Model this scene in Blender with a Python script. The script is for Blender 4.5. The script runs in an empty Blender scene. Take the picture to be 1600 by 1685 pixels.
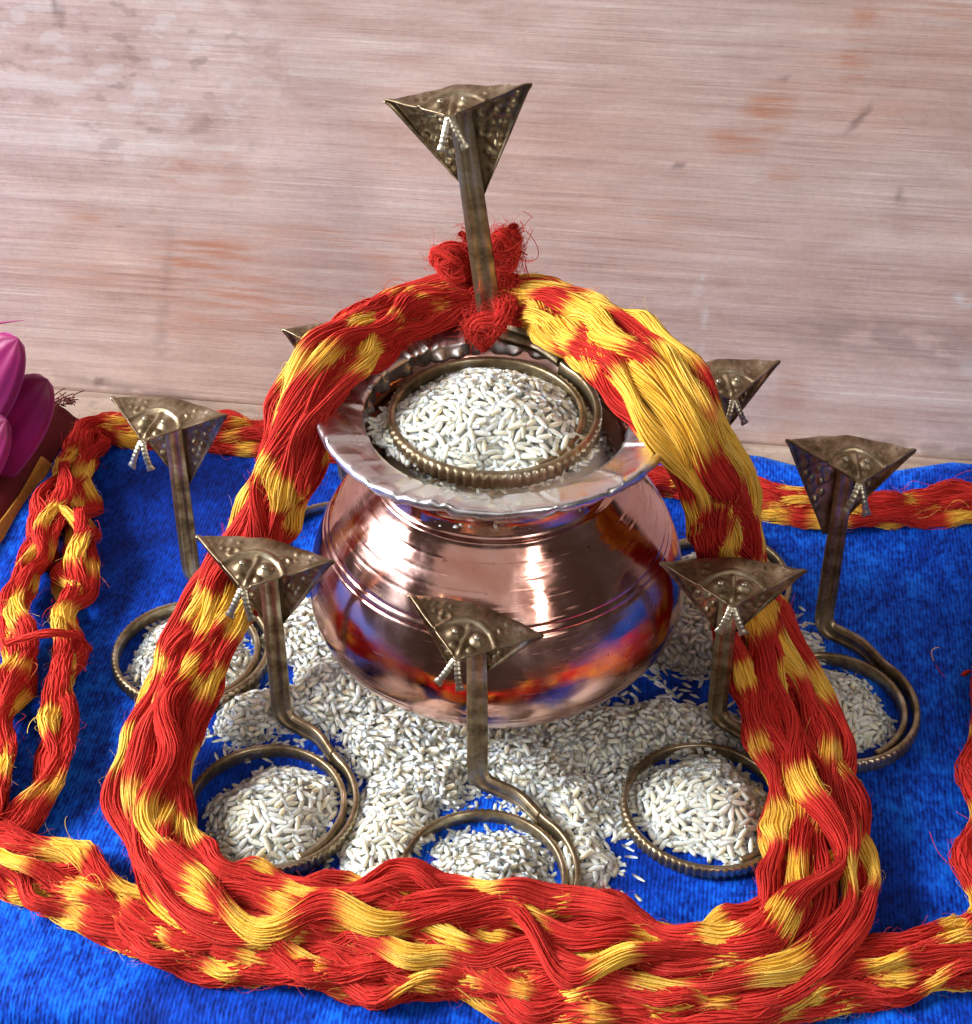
import bpy, math, random
import numpy as np

R_ = math.radians
rng = np.random.default_rng(11)
random.seed(11)
CM = 0.01                      # everything below is laid out in centimetres

# ---------------------------------------------------------------- camera
FPX, IW, IH, PITCH = 3000.0, 1600.0, 1685.0, R_(38)
fw = np.array([0, math.cos(PITCH), -math.sin(PITCH)])
upv = np.array([0, math.sin(PITCH), math.cos(PITCH)])
rt = np.array([1.0, 0, 0])
CAM = np.array([0, 0, 2.4]) - 48.8 * (fw + (17 / FPX) * rt - (985 - 842.5) / FPX * upv)

scene = bpy.context.scene
col = scene.collection
cd = bpy.data.cameras.new("camera")
cd.sensor_fit = 'HORIZONTAL'
cd.sensor_width = 36.0
cd.lens = 36.0 * FPX / IW
cd.clip_start, cd.clip_end = 0.01, 20.0
cam = bpy.data.objects.new("camera", cd)
col.objects.link(cam)
cam.location = CAM * CM
cam.rotation_euler = (R_(90) - PITCH, 0, 0)
scene.camera = cam

# ---------------------------------------------------------------- light
world = bpy.data.worlds.new("World")
scene.world = world
world.use_nodes = True
world.node_tree.nodes["Background"].inputs[0].default_value = (1.0, 0.86, 0.76, 1)
world.node_tree.nodes["Background"].inputs[1].default_value = 0.055


def area(name, loc, target, sx, sy, power, color, spread=180):
    l = bpy.data.lights.new(name, 'AREA')
    l.shape = 'RECTANGLE'
    l.size, l.size_y = sx * CM, sy * CM
    l.energy = power
    l.color = color
    l.spread = R_(spread)
    o = bpy.data.objects.new(name, l)
    col.objects.link(o)
    loc = np.array(loc, float) * CM
    o.location = loc
    d = np.array(target, float) * CM - loc
    from mathutils import Vector
    o.rotation_euler = Vector(d).to_track_quat('-Z', 'Y').to_euler()
    return o


area("window_light", (-104, -4, 62), (0, 0, 4), 48, 58, 29, (0.94, 0.97, 1.0))
area("doorway_light", (52, -95, 62), (0, 0, 4), 14, 60, 2.6, (1.0, 0.95, 0.88))
area("room_light", (-10, -150, 150), (0, 0, 3), 300, 220, 8.2, (1.0, 0.88, 0.80))

scene.view_settings.view_transform = 'Standard'
scene.view_settings.look = 'None'
scene.view_settings.exposure = 0.25
scene.view_settings.gamma = 1.0
scene.view_settings.use_curve_mapping = False
scene.render.engine = 'CYCLES'
scene.cycles.use_denoising = True
scene.cycles.max_bounces = 5
scene.cycles.use_adaptive_sampling = True
scene.cycles.adaptive_threshold = 0.05
scene.cycles.diffuse_bounces = 3
scene.cycles.glossy_bounces = 3
scene.cycles.sample_clamp_indirect = 6.0


# ---------------------------------------------------------------- projection helpers (photo pixel -> point on a real plane)
def ray(x, y):
    return fw + (x - 800) / FPX * rt - (y - 842.5) / FPX * upv


def onz(x, y, z=0.0):
    d = ray(x, y)
    return CAM + (z - CAM[2]) / d[2] * d


def ony(x, y, Y):
    d = ray(x, y)
    return CAM + (Y - CAM[1]) / d[1] * d


# ---------------------------------------------------------------- mesh helpers
def mesh(name, V, F, mat=None, parent=None, origin=None, smooth=True, attrs=None, obj=True):
    """V (n,3) in cm, F array (m,3|4) or list of such arrays."""
    V = np.asarray(V, float)
    o3 = np.zeros(3) if origin is None else np.asarray(origin, float)
    Fs = F if isinstance(F, (list, tuple)) else [F]
    Fs = [np.asarray(f, np.int32) for f in Fs if len(f)]
    me = bpy.data.meshes.new(name)
    me.vertices.add(len(V))
    me.vertices.foreach_set("co", ((V - o3) * CM).astype(np.float32).ravel())
    loops = np.concatenate([f.ravel() for f in Fs])
    tot = np.concatenate([np.full(len(f), f.shape[1], np.int32) for f in Fs])
    start = np.concatenate([[0], np.cumsum(tot)[:-1]]).astype(np.int32)
    me.loops.add(len(loops))
    me.loops.foreach_set("vertex_index", loops.astype(np.int32))
    me.polygons.add(len(tot))
    me.polygons.foreach_set("loop_start", start)
    me.polygons.foreach_set("loop_total", tot)
    me.polygons.foreach_set("use_smooth", np.full(len(tot), bool(smooth)))
    if attrs:
        for k, a in attrs.items():
            at = me.attributes.new(k, 'FLOAT', 'POINT')
            at.data.foreach_set("value", np.asarray(a, np.float32).ravel())
    me.update(calc_edges=True)
    me.validate()
    if mat:
        me.materials.append(mat)
    if not obj:
        return me
    return place(name, me, parent, None if parent else o3)


def place(name, me, parent=None, loc=None):
    o = bpy.data.objects.new(name, me)
    col.objects.link(o)
    if parent is not None:
        o.parent = parent
    if loc is not None:
        o.location = np.asarray(loc, float) * CM
    return o


def empty(name, loc):
    o = bpy.data.objects.new(name, None)
    o.empty_display_size = 0.01
    col.objects.link(o)
    o.location = np.asarray(loc, float) * CM
    return o


def tag(o, label=None, cat=None, group=None, kind=None):
    if label: o["label"] = label
    if cat: o["category"] = cat
    if group: o["group"] = group
    if kind: o["kind"] = kind
    return o


def grid_faces(nu, nv, wrap_u=False, wrap_v=False):
    iu = np.arange(nu if wrap_u else nu - 1)
    iv = np.arange(nv if wrap_v else nv - 1)
    a, b = np.meshgrid(iu, iv, indexing='ij')
    a2, b2 = (a + 1) % nu, (b + 1) % nv
    return np.stack([a * nv + b, a2 * nv + b, a2 * nv + b2, a * nv + b2], -1).reshape(-1, 4)


def catmull(P, n):
    P = np.asarray(P, float)
    Q = np.vstack([2 * P[0] - P[1], P, 2 * P[-1] - P[-2]])
    m = len(P) - 1
    t = np.linspace(0, m - 1e-6, n)
    i = t.astype(int)
    u = (t - i)[:, None]
    p0, p1, p2, p3 = Q[i], Q[i + 1], Q[i + 2], Q[i + 3]
    return 0.5 * (2 * p1 + (p2 - p0) * u + (2 * p0 - 5 * p1 + 4 * p2 - p3) * u**2 + (3 * p1 - p0 - 3 * p2 + p3) * u**3)


def resample(P, step, cols=3):
    d = np.linalg.norm(np.diff(P[:, :3], axis=0), axis=1)
    s = np.concatenate([[0], np.cumsum(d)])
    n = max(8, int(s[-1] / step))
    ss = np.linspace(0, s[-1], n)
    return np.stack([np.interp(ss, s, P[:, k]) for k in range(P.shape[1])], 1), ss


def unit(a):
    return a / np.maximum(np.linalg.norm(a, axis=-1, keepdims=True), 1e-9)


def wob(s, wl, r):
    """smooth random wave, unit-ish amplitude, main wavelength wl"""
    o = 0
    for k in range(4):
        o = o + math.cos(0) * np.sin(s * 2 * math.pi / (wl * r.uniform(0.6, 1.7)) + r.uniform(0, 6.283)) * r.uniform(0.3, 0.7)
    return o


def sstep(x, a, b):
    t = np.clip((x - a) / (b - a), 0, 1)
    return t * t * (3 - 2 * t)


def tubes(paths, ref, rad, sides=5):
    """paths (T,S,3); ref (S,3) or (3,); rad scalar or (T,S). -> V, F"""
    T, S, _ = paths.shape
    tan = unit(np.gradient(paths, axis=1))
    ref = np.broadcast_to(ref, paths.shape)
    B = unit(np.cross(tan, ref))
    N = np.cross(B, tan)
    ang = np.arange(sides) / sides * 2 * math.pi
    r = np.broadcast_to(rad, (T, S))[..., None, None]
    ring = paths[:, :, None, :] + r * (np.cos(ang)[None, None, :, None] * B[:, :, None, :] + np.sin(ang)[None, None, :, None] * N[:, :, None, :])
    V = ring.reshape(-1, 3)
    f = grid_faces(S, sides, wrap_v=True)
    F = (f[None] + (np.arange(T) * S * sides)[:, None, None]).reshape(-1, 4)
    return V, F


# ---------------------------------------------------------------- material helpers
class NT:
    def __init__(s, name):
        s.m = bpy.data.materials.new(name)
        s.m.use_nodes = True
        s.t = s.m.node_tree
        s.n = s.t.nodes
        s.p = s.n["Principled BSDF"]

    def new(s, typ, **kw):
        n = s.n.new(typ)
        for k, v in kw.items():
            if k in n.inputs.keys() if isinstance(k, str) else False:
                n.inputs[k].default_value = v
            else:
                setattr(n, k, v)
        return n

    def link(s, a, b):
        s.t.links.new(a, b)

    def val(s, sock, v):
        if hasattr(v, "is_linked") or hasattr(v, "links"):
            s.link(v, sock)
        else:
            sock.default_value = v

    def math(s, op, a, b=0.0, c=0.0, clamp=False):
        n = s.n.new("ShaderNodeMath")
        n.operation = op
        n.use_clamp = clamp
        s.val(n.inputs[0], a); s.val(n.inputs[1], b); s.val(n.inputs[2], c)
        return n.outputs[0]

    def coords(s, scale=(1, 1, 1), rot=(0, 0, 0), loc=(0, 0, 0), kind="Object"):
        c = s.n.new("ShaderNodeTexCoord")
        m = s.n.new("ShaderNodeMapping")
        m.inputs["Scale"].default_value = scale
        m.inputs["Rotation"].default_value = rot
        m.inputs["Location"].default_value = loc
        s.link(c.outputs[kind], m.inputs["Vector"])
        return m.outputs[0]

    def noise(s, vec, scale=1.0, detail=4.0, rough=0.55, dist=0.0):
        n = s.n.new("ShaderNodeTexNoise")
        n.inputs["Scale"].default_value = scale
        n.inputs["Detail"].default_value = detail
        n.inputs["Roughness"].default_value = rough
        n.inputs["Distortion"].default_value = dist
        s.link(vec, n.inputs["Vector"])
        return n.outputs[0]

    def ramp(s, fac, stops):
        n = s.n.new("ShaderNodeValToRGB")
        e = n.color_ramp.elements
        while len(e) < len(stops):
            e.new(0.5)
        for el, (p, c) in zip(e, stops):
            el.position = p
            el.color = (*c, 1) if len(c) == 3 else c
        s.val(n.inputs[0], fac)
        return n.outputs[0]

    def mix(s, fac, a, b, mode='MIX'):
        n = s.n.new("ShaderNodeMix")
        n.data_type = 'RGBA'
        n.blend_type = mode
        s.val(n.inputs[0], fac)
        for k, v in ((6, a), (7, b)):
            s.val(n.inputs[k], (*v, 1) if isinstance(v, tuple) and len(v) == 3 else v)
        return n.outputs[2]

    def mapr(s, v, a, b, c=0.0, d=1.0):
        n = s.n.new("ShaderNodeMapRange")
        n.interpolation_type = 'SMOOTHSTEP'
        s.val(n.inputs[0], v)
        n.inputs[1].default_value, n.inputs[2].default_value = a, b
        n.inputs[3].default_value, n.inputs[4].default_value = c, d
        return n.outputs[0]

    def bump(s, h, strength=0.5, dist=0.001, normal=None):
        n = s.n.new("ShaderNodeBump")
        n.inputs["Strength"].default_value = strength
        n.inputs["Distance"].default_value = dist
        s.link(h, n.inputs["Height"])
        if normal is not None:
            s.link(normal, n.inputs["Normal"])
        return n.outputs[0]

    def set(s, **kw):
        for k, v in kw.items():
            sock = s.p.inputs[k.replace("_", " ")]
            s.val(sock, (*v, 1) if isinstance(v, tuple) and len(v) == 3 and sock.type == 'RGBA' else v)
        return s

    def attr(s, name):
        n = s.n.new("ShaderNodeAttribute")
        n.attribute_name = name
        return n.outputs["Fac"]


# ================================================================ SETTING
wl = onz(85, 632, 0.0)
wr = onz(1600, 750, 0.0)
e1 = unit(wr - wl)                       # along the wall, to the right
e2 = np.array([-e1[1], e1[0], 0])        # into the wall
YAW = math.atan2(e1[1], e1[0])
wall_o = (wl + wr) / 2


def to_wall(px, py):
    d = ray(px, py)
    t = ((wall_o - CAM) @ e2) / (d @ e2)
    q = CAM + t * d - wall_o
    return q @ e1, q[2]


# ---- wall material: brushed pinkish whitewash over board
def wall_material():
    n = NT("whitewashed_board")
    c = n.coords()
    tilt = n.coords(scale=(1, 1, 1))
    fine = n.noise(n.coords(scale=(11, 1, 620)), 1, 6, 0.72, 0.15)
    mid = n.noise(n.coords(scale=(5, 1, 85), loc=(3, 0, 1)), 1, 6, 0.68, 0.25)
    blot = n.noise(n.coords(scale=(9, 9, 14)), 1, 3, 0.5)
    weave = n.noise(n.coords(scale=(420, 1, 40), loc=(1, 0, 7)), 1, 2, 0.5)
    gate2 = n.mapr(n.noise(n.coords(scale=(20, 1, 34), loc=(6, 0, 6)), 1, 4, 0.6, 0.3), 0.28, 0.62, 0.2, 1.0)
    s = n.math('ADD', n.math('ADD', n.math('MULTIPLY', n.math('MULTIPLY', n.math('SUBTRACT', fine, .5), gate2), 0.62), 0.24), n.math('MULTIPLY', mid, 0.52))
    colr = n.ramp(s, [(0.26, (0.34, 0.235, 0.20)), (0.42, (0.56, 0.42, 0.375)), (0.52, (0.65, 0.515, 0.47)), (0.60, (0.71, 0.60, 0.555)), (0.74, (0.83, 0.76, 0.71))])
    grit = n.noise(n.coords(scale=(520, 1, 640), loc=(7, 0, 5)), 1, 5, 0.7)
    patch = n.noise(n.coords(scale=(26, 1, 70), loc=(9, 0, 8)), 1, 5, 0.65, 0.4)
    colr = n.mix(0.32, colr, n.ramp(grit, [(0.3, (0.72, 0.66, 0.63)), (0.5, (1, 1, 1)), (0.7, (1.16, 1.15, 1.14))]), 'MULTIPLY')
    colr = n.mix(0.8, colr, n.ramp(patch, [(0.30, (0.80, 0.71, 0.66)), (0.5, (1, 0.99, 0.97)), (0.68, (1.16, 1.16, 1.14))]), 'MULTIPLY')
    tint = n.ramp(blot, [(0.3, (1.0, 0.90, 0.84)), (0.5, (1.0, 0.965, 0.945)), (0.72, (0.98, 0.98, 0.98))])
    colr = n.mix(0.85, colr, tint, 'MULTIPLY')
    colr = n.mix(n.mapr(weave, 0.55, 0.75, 0, 0.22), colr, (0.62, 0.53, 0.49))
    blobn = n.noise(n.coords(scale=(95, 1, 170), loc=(5, 0, 2)), 1, 3, 0.5, 0.1)
    smear = n.noise(n.coords(scale=(38, 1, 420), loc=(2, 0, 9)), 1, 4, 0.6)
    blob_up, blob_mid = n.mapr(blobn, 0.52, 0.62), n.mapr(blobn, 0.35, 0.54)
    corner = n.attr("corner")
    colr = n.mix(n.math('MULTIPLY', n.math('MULTIPLY', corner, blob_up), 0.38), colr, (0.80, 0.74, 0.70))
    colr = n.mix(n.math('MULTIPLY', n.math('MULTIPLY', corner, n.mapr(blobn, 0.44, 0.34)), 0.45), colr, (0.27, 0.185, 0.15))
    f = n.math('MULTIPLY', n.attr("rust"), n.math('MULTIPLY', n.mapr(smear, 0.34, 0.62), n.mapr(patch, 0.30, 0.60)), clamp=True)
    colr = n.mix(f, colr, (0.52, 0.20, 0.10))
    colr = n.mix(n.math('MULTIPLY', n.attr("chalk"), blob_mid), colr, (0.74, 0.72, 0.70))
    colr = n.mix(n.math('MULTIPLY', n.attr("grime"), blob_mid), colr, (0.22, 0.165, 0.15))
    crack = n.noise(n.coords(scale=(14, 1, 520), loc=(8, 0, 3)), 1, 2, 0.5)
    ck = n.math('MULTIPLY', n.mapr(crack, 0.31, 0.25), n.mapr(patch, 0.52, 0.62))
    colr = n.mix(n.math('MULTIPLY', ck, 0.7), colr, (0.16, 0.10, 0.08))
    colr = n.mix(n.attr("dent"), colr, (0.14, 0.09, 0.08))
    h = n.math('ADD', n.math('MULTIPLY', s, 1.0), n.math('MULTIPLY', grit, 0.10))
    n.set(Base_Color=colr, Roughness=0.62, Specular_IOR_Level=0.3, Normal=n.bump(h, 0.5, 0.0010))
    return n.m


def yawed(o):
    o.rotation_euler = (0, 0, YAW)


def local_box(name, x0, x1, y0, y1, z0, z1, mat, origin, kind=None, nx=1):
    V = np.array([[x, y, z] for x in (x0, x1) for y in (y0, y1) for z in (z0, z1)], float)
    F = np.array([[0, 1, 3, 2], [4, 6, 7, 5], [0, 4, 5, 1], [2, 3, 7, 6], [0, 2, 6, 4], [1, 5, 7, 3]])
    o = mesh(name, V, F, mat, smooth=False)
    o.location = np.asarray(origin) * CM
    yawed(o)
    return o


M_wall = wall_material()
# the marks that the wall carries, kept as values on its surface
gx = np.concatenate([[-60, -40, -28], np.arange(-20, 20.01, .17), [28, 40, 60]])
gz = np.concatenate([[-.35], np.arange(0, 27, .17), [35, 50, 70]])
GXw, GZw = np.meshgrid(gx, gz, indexing='ij')


def spots(lst, grow=1.0):
    out = np.zeros_like(GXw)
    for (px, py, sx, sz, a, k) in lst:
        x0, z0 = to_wall(px, py)
        dx, dz = GXw - x0, GZw - z0
        u = (dx * math.cos(a) + dz * math.sin(a)) / (sx * grow)
        v = (-dx * math.sin(a) + dz * math.cos(a)) / (sz * grow)
        out = np.maximum(out, k * (1 - sstep(u * u + v * v, 0, 1)))
    return out


marks = {
    "corner": spots([(160, 70, 8.5, 5.2, -.35, 1.0)]),
    "rust": spots([(1415, 75, .55, 1.5, -.1, .8), (1265, 185, .7, 1.1, -.5, .8), (1215, 235, .9, .6, 0, .65), (1290, 290, .55, .35, 0, .65),
                   (340, 285, 1.4, .9, 0, .6), (345, 425, 1.9, .75, 0, .9), (400, 470, 3.2, 1.9, 0, .6), (520, 400, 2.2, .8, 0, .5),
                   (600, 440, 1.5, 1.2, 0, .5), (140, 357, .6, .3, 0, .65), (1300, 660, .45, 1.3, 0, .6), (1295, 720, .5, 1.2, 0, .5),
                   (1100, 345, .5, .7, -.4, .4), (1540, 20, 1.6, .4, 0, .55), (95, 445, 2.2, .6, 0, .45), (330, 545, 1.4, .7, 0, .55),
                   (1000, 330, 3.5, 2.5, 0, .25), (1480, 90, 3.2, 2.4, 0, .32), (700, 410, 2.0, 1.2, 0, .4)], 1.35),
    "chalk": spots([(1150, 475, .16, .75, -.25, .75), (1162, 530, .13, .8, .12, .55), (1158, 580, .12, .5, .3, .35), (1592, 490, .5, .42, 0, .9), (1600, 600, .5, .5, 0, .5)]),
    "grime": spots([(1480, 560, 6, 1.0, -.05, .35), (1230, 742, 4.5, .55, -.1, .6), (260, 648, 5, .35, -.12, .55), (1560, 745, 4.5, .5, -.1, .55), (60, 640, 3, .4, 0, .4), (270, 500, .28, 4.2, -.18, .28)]),
    "dent": spots([(1483, 325, .12, .40, .12, .7), (1415, 195, .14, .75, -.6, .6), (95, 15, .14, .7, .1, .6), (1118, 271, .25, .12, 0, .6), (1290, 128, .12, .12, 0, .6), (165, 628, .35, .22, 0, .75), (1527, 754, .2, .15, 0, .7)]),
}
w = mesh("wall", np.stack([GXw, 0 * GXw, GZw], -1).reshape(-1, 3), grid_faces(len(gx), len(gz)), M_wall, attrs={k: v.ravel() for k, v in marks.items()})
w.location = wall_o * CM
yawed(w)
wm = w.modifiers.new("thickness", 'SOLIDIFY')
wm.thickness, wm.offset = 0.02, -1
tag(w, "pinkish whitewashed board wall with brushed streaks and orange smears", kind="structure")


def wood_material():
    n = NT("worn_table_wood")
    g = n.noise(n.coords(scale=(14, 160, 40)), 1, 5, 0.6)
    b = n.noise(n.coords(scale=(300, 300, 300)), 1, 3, 0.6)
    colr = n.ramp(g, [(0.3, (0.20, 0.135, 0.10)), (0.5, (0.36, 0.26, 0.20)), (0.68, (0.52, 0.42, 0.35))])
    colr = n.mix(n.mapr(b, 0.55, 0.7, 0, .5), colr, (0.20, 0.15, 0.13))
    n.set(Base_Color=colr, Roughness=0.7, Normal=n.bump(g, 0.4, 0.0006))
    return n.m


# the table top: front edge runs just inside the bottom of the picture
fl_, fr_ = onz(0, 1612, 0.0), onz(900, 1706, 0.0)
fe = unit(fr_ - fl_)
mid_front = (fl_ + fr_) / 2
front_d = (mid_front - wall_o) @ e2      # distance (negative) of the front edge from the wall
t = local_box("table", -55, 55, front_d - 0.1, -0.003, -3.0, -0.2, wood_material(), wall_o)
tag(t, "worn wooden table top showing as a strip below the wall", kind="structure")


# ---- velvet
def velvet_material():
    n = NT("royal_blue_velvet")
    c = n.coords()
    warp = n.noise(n.coords(scale=(90, 40, 60)), 1, 2, 0.5)
    sep = n.n.new("ShaderNodeSeparateXYZ")
    n.link(c, sep.inputs[0])
    xx = n.math('ADD', sep.outputs[0], n.math('MULTIPLY', warp, 0.0025))
    rib = n.math('SINE', n.math('MULTIPLY', xx, 2 * math.pi / 0.00105))
    dash = n.noise(n.coords(scale=(900, 420, 260)), 1, 3, 0.6)
    nap = n.noise(n.coords(scale=(15, 11, 15)), 1, 5, 0.62, 0.5)
    spk = n.noise(n.coords(scale=(150, 110, 110)), 1, 3, 0.6)
    h = n.math('ADD', n.math('MULTIPLY', n.math('ADD', n.math('MULTIPLY', rib, 0.5), 0.5), 0.15), n.math('MULTIPLY', dash, 1.1))
    f = n.math('ADD', n.math('MULTIPLY', n.mapr(h, 0.30, 0.98), 0.75), n.math('MULTIPLY', n.mapr(spk, 0.4, 0.7), 0.35))
    f = n.math('MULTIPLY', f, n.mapr(nap, 0.34, 0.58, 0.25, 1.0))
    colr = n.ramp(f, [(0.03, (0.0008, 0.010, 0.12)), (0.36, (0.0022, 0.052, 0.50)), (0.80, (0.006, 0.16, 0.90))])
    n.set(Base_Color=colr, Roughness=0.72, Specular_IOR_Level=0.12, Sheen_Weight=n.mapr(nap, 0.36, 0.60, 0.15, 0.6), Sheen_Roughness=0.38,
          Sheen_Tint=n.mix(f, (0.02, 0.10, 0.55), (0.10, 0.38, 1.0)), Normal=n.bump(h, 0.55, 0.0006))
    return n.m


M_velvet = velvet_material()


def cloth_z(x, y):
    """gentle rumples of the velvet (cm), x,y in wall-aligned coords"""
    return 0.045 * np.sin(x * 0.55 + 0.3 * y) + 0.05 * np.sin(y * 0.42 - 0.2 * x + 1.0) + 0.03 * np.sin(1.3 * x + 0.9 * y)


def build_cloth():
    back_pts = [(-60, -3.5), (-14, -3.0), (-8, -2.6), (0, -2.0), (4, -1.35), (6, -0.85), (8.5, -0.95), (11, -1.75), (12.2, -1.35), (14.5, -0.45), (20, -0.6), (60, -0.8)]
    us = np.concatenate([np.linspace(-45, -17, 40), np.linspace(-16.7, 18, 190), np.linspace(18.5, 45, 40)])
    bx = np.interp(us, [p[0] for p in back_pts], [p[1] for p in back_pts])
    depth = -front_d
    vs = np.concatenate([np.linspace(0, 1, 150)])
    rows = []
    for v in vs:
        yy = bx * (1 - v) + front_d * v
        zz = cloth_z(us, yy) * sstep(v, 0, 0.06) * (1 - sstep(v, .93, 1.0)) - 0.12 * (1 - sstep(v, 0, 0.02))
        rows.append(np.stack([us, yy, zz], 1))
    # rounded drop over the table's front edge
    for k in range(1, 26):
        a = min(k / 12, 1.0) * math.pi / 2
        ext = max(0, k - 12) * 0.5
        rr = 0.9
        bil = 0.25 * np.sin(us * 0.5 + 1.0) * min(1.0, k / 14)
        yy = np.full_like(us, front_d) - rr * math.sin(a) - bil * 0.5 - 0.06
        zz = np.full_like(us, -rr * (1 - math.cos(a)) - ext)
        rows.append(np.stack([us, yy, zz], 1))
    G = np.array(rows)
    nv, nu = G.shape[:2]
    o = mesh("velvet_cloth", G.reshape(-1, 3), grid_faces(nv, nu)[:, ::-1], M_velvet)
    o.location = wall_o * CM
    yawed(o)
    m = o.modifiers.new("thickness", 'SOLIDIFY')
    m.thickness = 0.0012
    m.offset = -1
    tag(o, "royal blue velvet cloth spread over the table under everything", "cloth")


build_cloth()


def ground_z(P):
    q = np.asarray(P)[..., :3] - wall_o
    return cloth_z(q @ e1, q @ e2)


# ================================================================ COPPER POT
def revolve(prof, n=192):
    prof = np.asarray(prof, float)
    a = np.arange(n) / n * 2 * math.pi
    V = np.stack([prof[:, None, 0] * np.cos(a), prof[:, None, 0] * np.sin(a), np.broadcast_to(prof[:, None, 1], (len(prof), n))], -1)
    return V.reshape(-1, 3), grid_faces(len(prof), n, wrap_v=True)


def copper_material():
    n = NT("polished_copper")
    c = n.coords()
    sep = n.n.new("ShaderNodeSeparateXYZ")
    n.link(c, sep.inputs[0])
    lathe = n.noise(n.coords(scale=(12, 12, 900)), 1, 3, 0.6)
    smud = n.noise(n.coords(scale=(55, 55, 60)), 1, 4, 0.6, 0.4)
    spots = n.noise(n.coords(scale=(420, 420, 420)), 1, 2, 0.6)
    scr = n.noise(n.coords(scale=(90, 90, 1500), rot=(0.5, 0.4, 0)), 1, 2, 0.6)
    colr = n.ramp(smud, [(0.3, (0.62, 0.29, 0.225)), (0.5, (0.74, 0.42, 0.36)), (0.72, (0.84, 0.59, 0.54))])
    colr = n.mix(n.mapr(spots, 0.70, 0.76, 0, .65), colr, (0.16, 0.06, 0.04))
    tarn = n.noise(n.coords(scale=(24, 24, 34), loc=(4, 1, 2)), 1, 5, 0.65, 0.8)
    colr = n.mix(n.mapr(tarn, 0.50, 0.68, 0, .45), colr, (0.36, 0.16, 0.11))
    rough = n.math('ADD', n.mapr(smud, 0.35, 0.7, 0.10, 0.30), n.mapr(scr, 0.60, 0.74, 0, 0.16))
    h = n.math('ADD', n.math('MULTIPLY', lathe, 0.25), n.math('MULTIPLY', scr, 0.10))
    dent = n.noise(n.coords(scale=(70, 70, 70), loc=(1, 2, 3)), 1, 2, 0.4)
    nb = n.bump(dent, 0.26, 0.0018)
    n.set(Base_Color=colr, Metallic=1.0, Roughness=rough, Normal=n.bump(h, 0.22, 0.00035, nb))
    return n.m


def foil_material():
    n = NT("silver_foil")
    vo = n.n.new("ShaderNodeTexVoronoi")
    vo.inputs["Scale"].default_value = 75
    n.link(n.coords(), vo.inputs["Vector"])
    cr = n.noise(n.coords(scale=(160, 160, 160)), 1, 3, 0.5, 0.8)
    n.set(Base_Color=(0.80, 0.79, 0.83), Metallic=1.0, Roughness=n.mapr(cr, .35, .7, .26, .42), Normal=n.bump(vo.outputs[0], 0.40, 0.0030, n.bump(cr, 0.14, 0.0012)))
    return n.m


M_cu = copper_material()
pot = empty("copper_pot", (0, 0, 0))
tag(pot, "round copper pot with foil-wrapped flared rim standing on rice", "pot")
outer = [(0, .75), (1.8, .8), (2.6, .95), (3.3, 1.2), (4.0, 1.6), (4.53, 2.05), (4.83, 2.5), (4.95, 3.0), (4.93, 3.5), (4.84, 4.0), (4.69, 4.5), (4.47, 5.0), (4.17, 5.5), (3.80, 6.0), (3.47, 6.4), (3.27, 6.7), (3.20, 6.84)]
prof_ = catmull(outer, 280)
for (z0, dpt, wz) in [(4.98, .030, .03), (5.16, .030, .03), (2.62, .012, .03), (5.62, .008, .03), (5.88, .008, .03), (6.14, .008, .03), (6.42, .009, .03)]:
    prof_[:, 0] -= dpt * np.exp(-((prof_[:, 1] - z0) / wz) ** 2)          # turned grooves
pr = prof_.tolist()
pr += [(3.14, 6.87), (3.06, 6.91), (3.04, 6.96)]
pr += catmull([(3.03, 7.0), (3.00, 7.35), (3.14, 7.80), (3.52, 8.18), (4.0, 8.42), (4.32, 8.58)], 26).tolist()
pr += [(4.36, 8.62), (4.36, 8.67), (4.32, 8.70)]
inner = catmull([(4.30, 8.70), (3.85, 8.52), (3.48, 8.30), (3.14, 7.90), (2.93, 7.4), (2.93, 7.0), (3.15, 6.6), (3.95, 5.5), (4.5, 4.3), (4.8, 3.1), (4.3, 2.0), (2.6, 1.05), (0.0, .88)], 60).tolist()
V, F = revolve(pr + inner)
ang = np.arctan2(V[:, 1], V[:, 0])
zz = V[:, 2]
wav = 1 + 0.004 * np.sin(3 * ang + 1) + 0.003 * np.sin(5 * ang + zz)
V[:, 0] *= wav
V[:, 1] *= wav
mesh("body", V, F, M_cu, parent=pot)
# crinkled foil over the flared rim
na, nr = 420, 30
a = np.arange(na) / na * 2 * math.pi
prof = catmull([(3.24, 8.08), (3.30, 8.32), (3.38, 8.48), (3.80, 8.64), (4.20, 8.78), (4.40, 8.82), (4.47, 8.74), (4.43, 8.60), (4.26, 8.48)], nr)
q = np.linspace(0, 1, nr)
disp = np.zeros((nr, na))
for k in range(60):
    a0, wdt, h = rng.uniform(0, 2 * math.pi), rng.uniform(.008, .03), rng.uniform(.03, .13)
    sk = rng.uniform(-.28, .28)
    l0, l1 = sorted(rng.uniform(0, 1, 2))
    d = (a[None, :] - a0 - sk * (q[:, None] - .5) + math.pi) % (2 * math.pi) - math.pi
    disp += h * np.exp(-np.abs(d / wdt) ** 1.3) * sstep(q[:, None], l0 - .2, l0 + .05) * (1 - sstep(q[:, None], l1 - .05, l1 + .3)) * (1 if rng.random() < .7 else -1)
disp += 0.02 * np.sin(a * 23 + 3 * np.sin(a * 3))[None] * q[:, None] + 0.03 * np.sin(a * 9 + 1)[None] * np.sin(q * 3.1)[:, None] * .6
edge = 0.05 * np.sin(a * 17 + np.sin(a * 5) * 2) + 0.03 * np.sin(a * 41)
rr = prof[:, None, 0] + (edge * sstep(q[:, None], .75, 1)) - (edge * 1.4 * (1 - sstep(q[:, None], 0, .15)))
zf = prof[:, None, 1] + np.clip(disp, -0.07, .2)
V = np.stack([rr * np.cos(a), rr * np.sin(a), zf + 0 * rr], -1).reshape(-1, 3)
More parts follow.
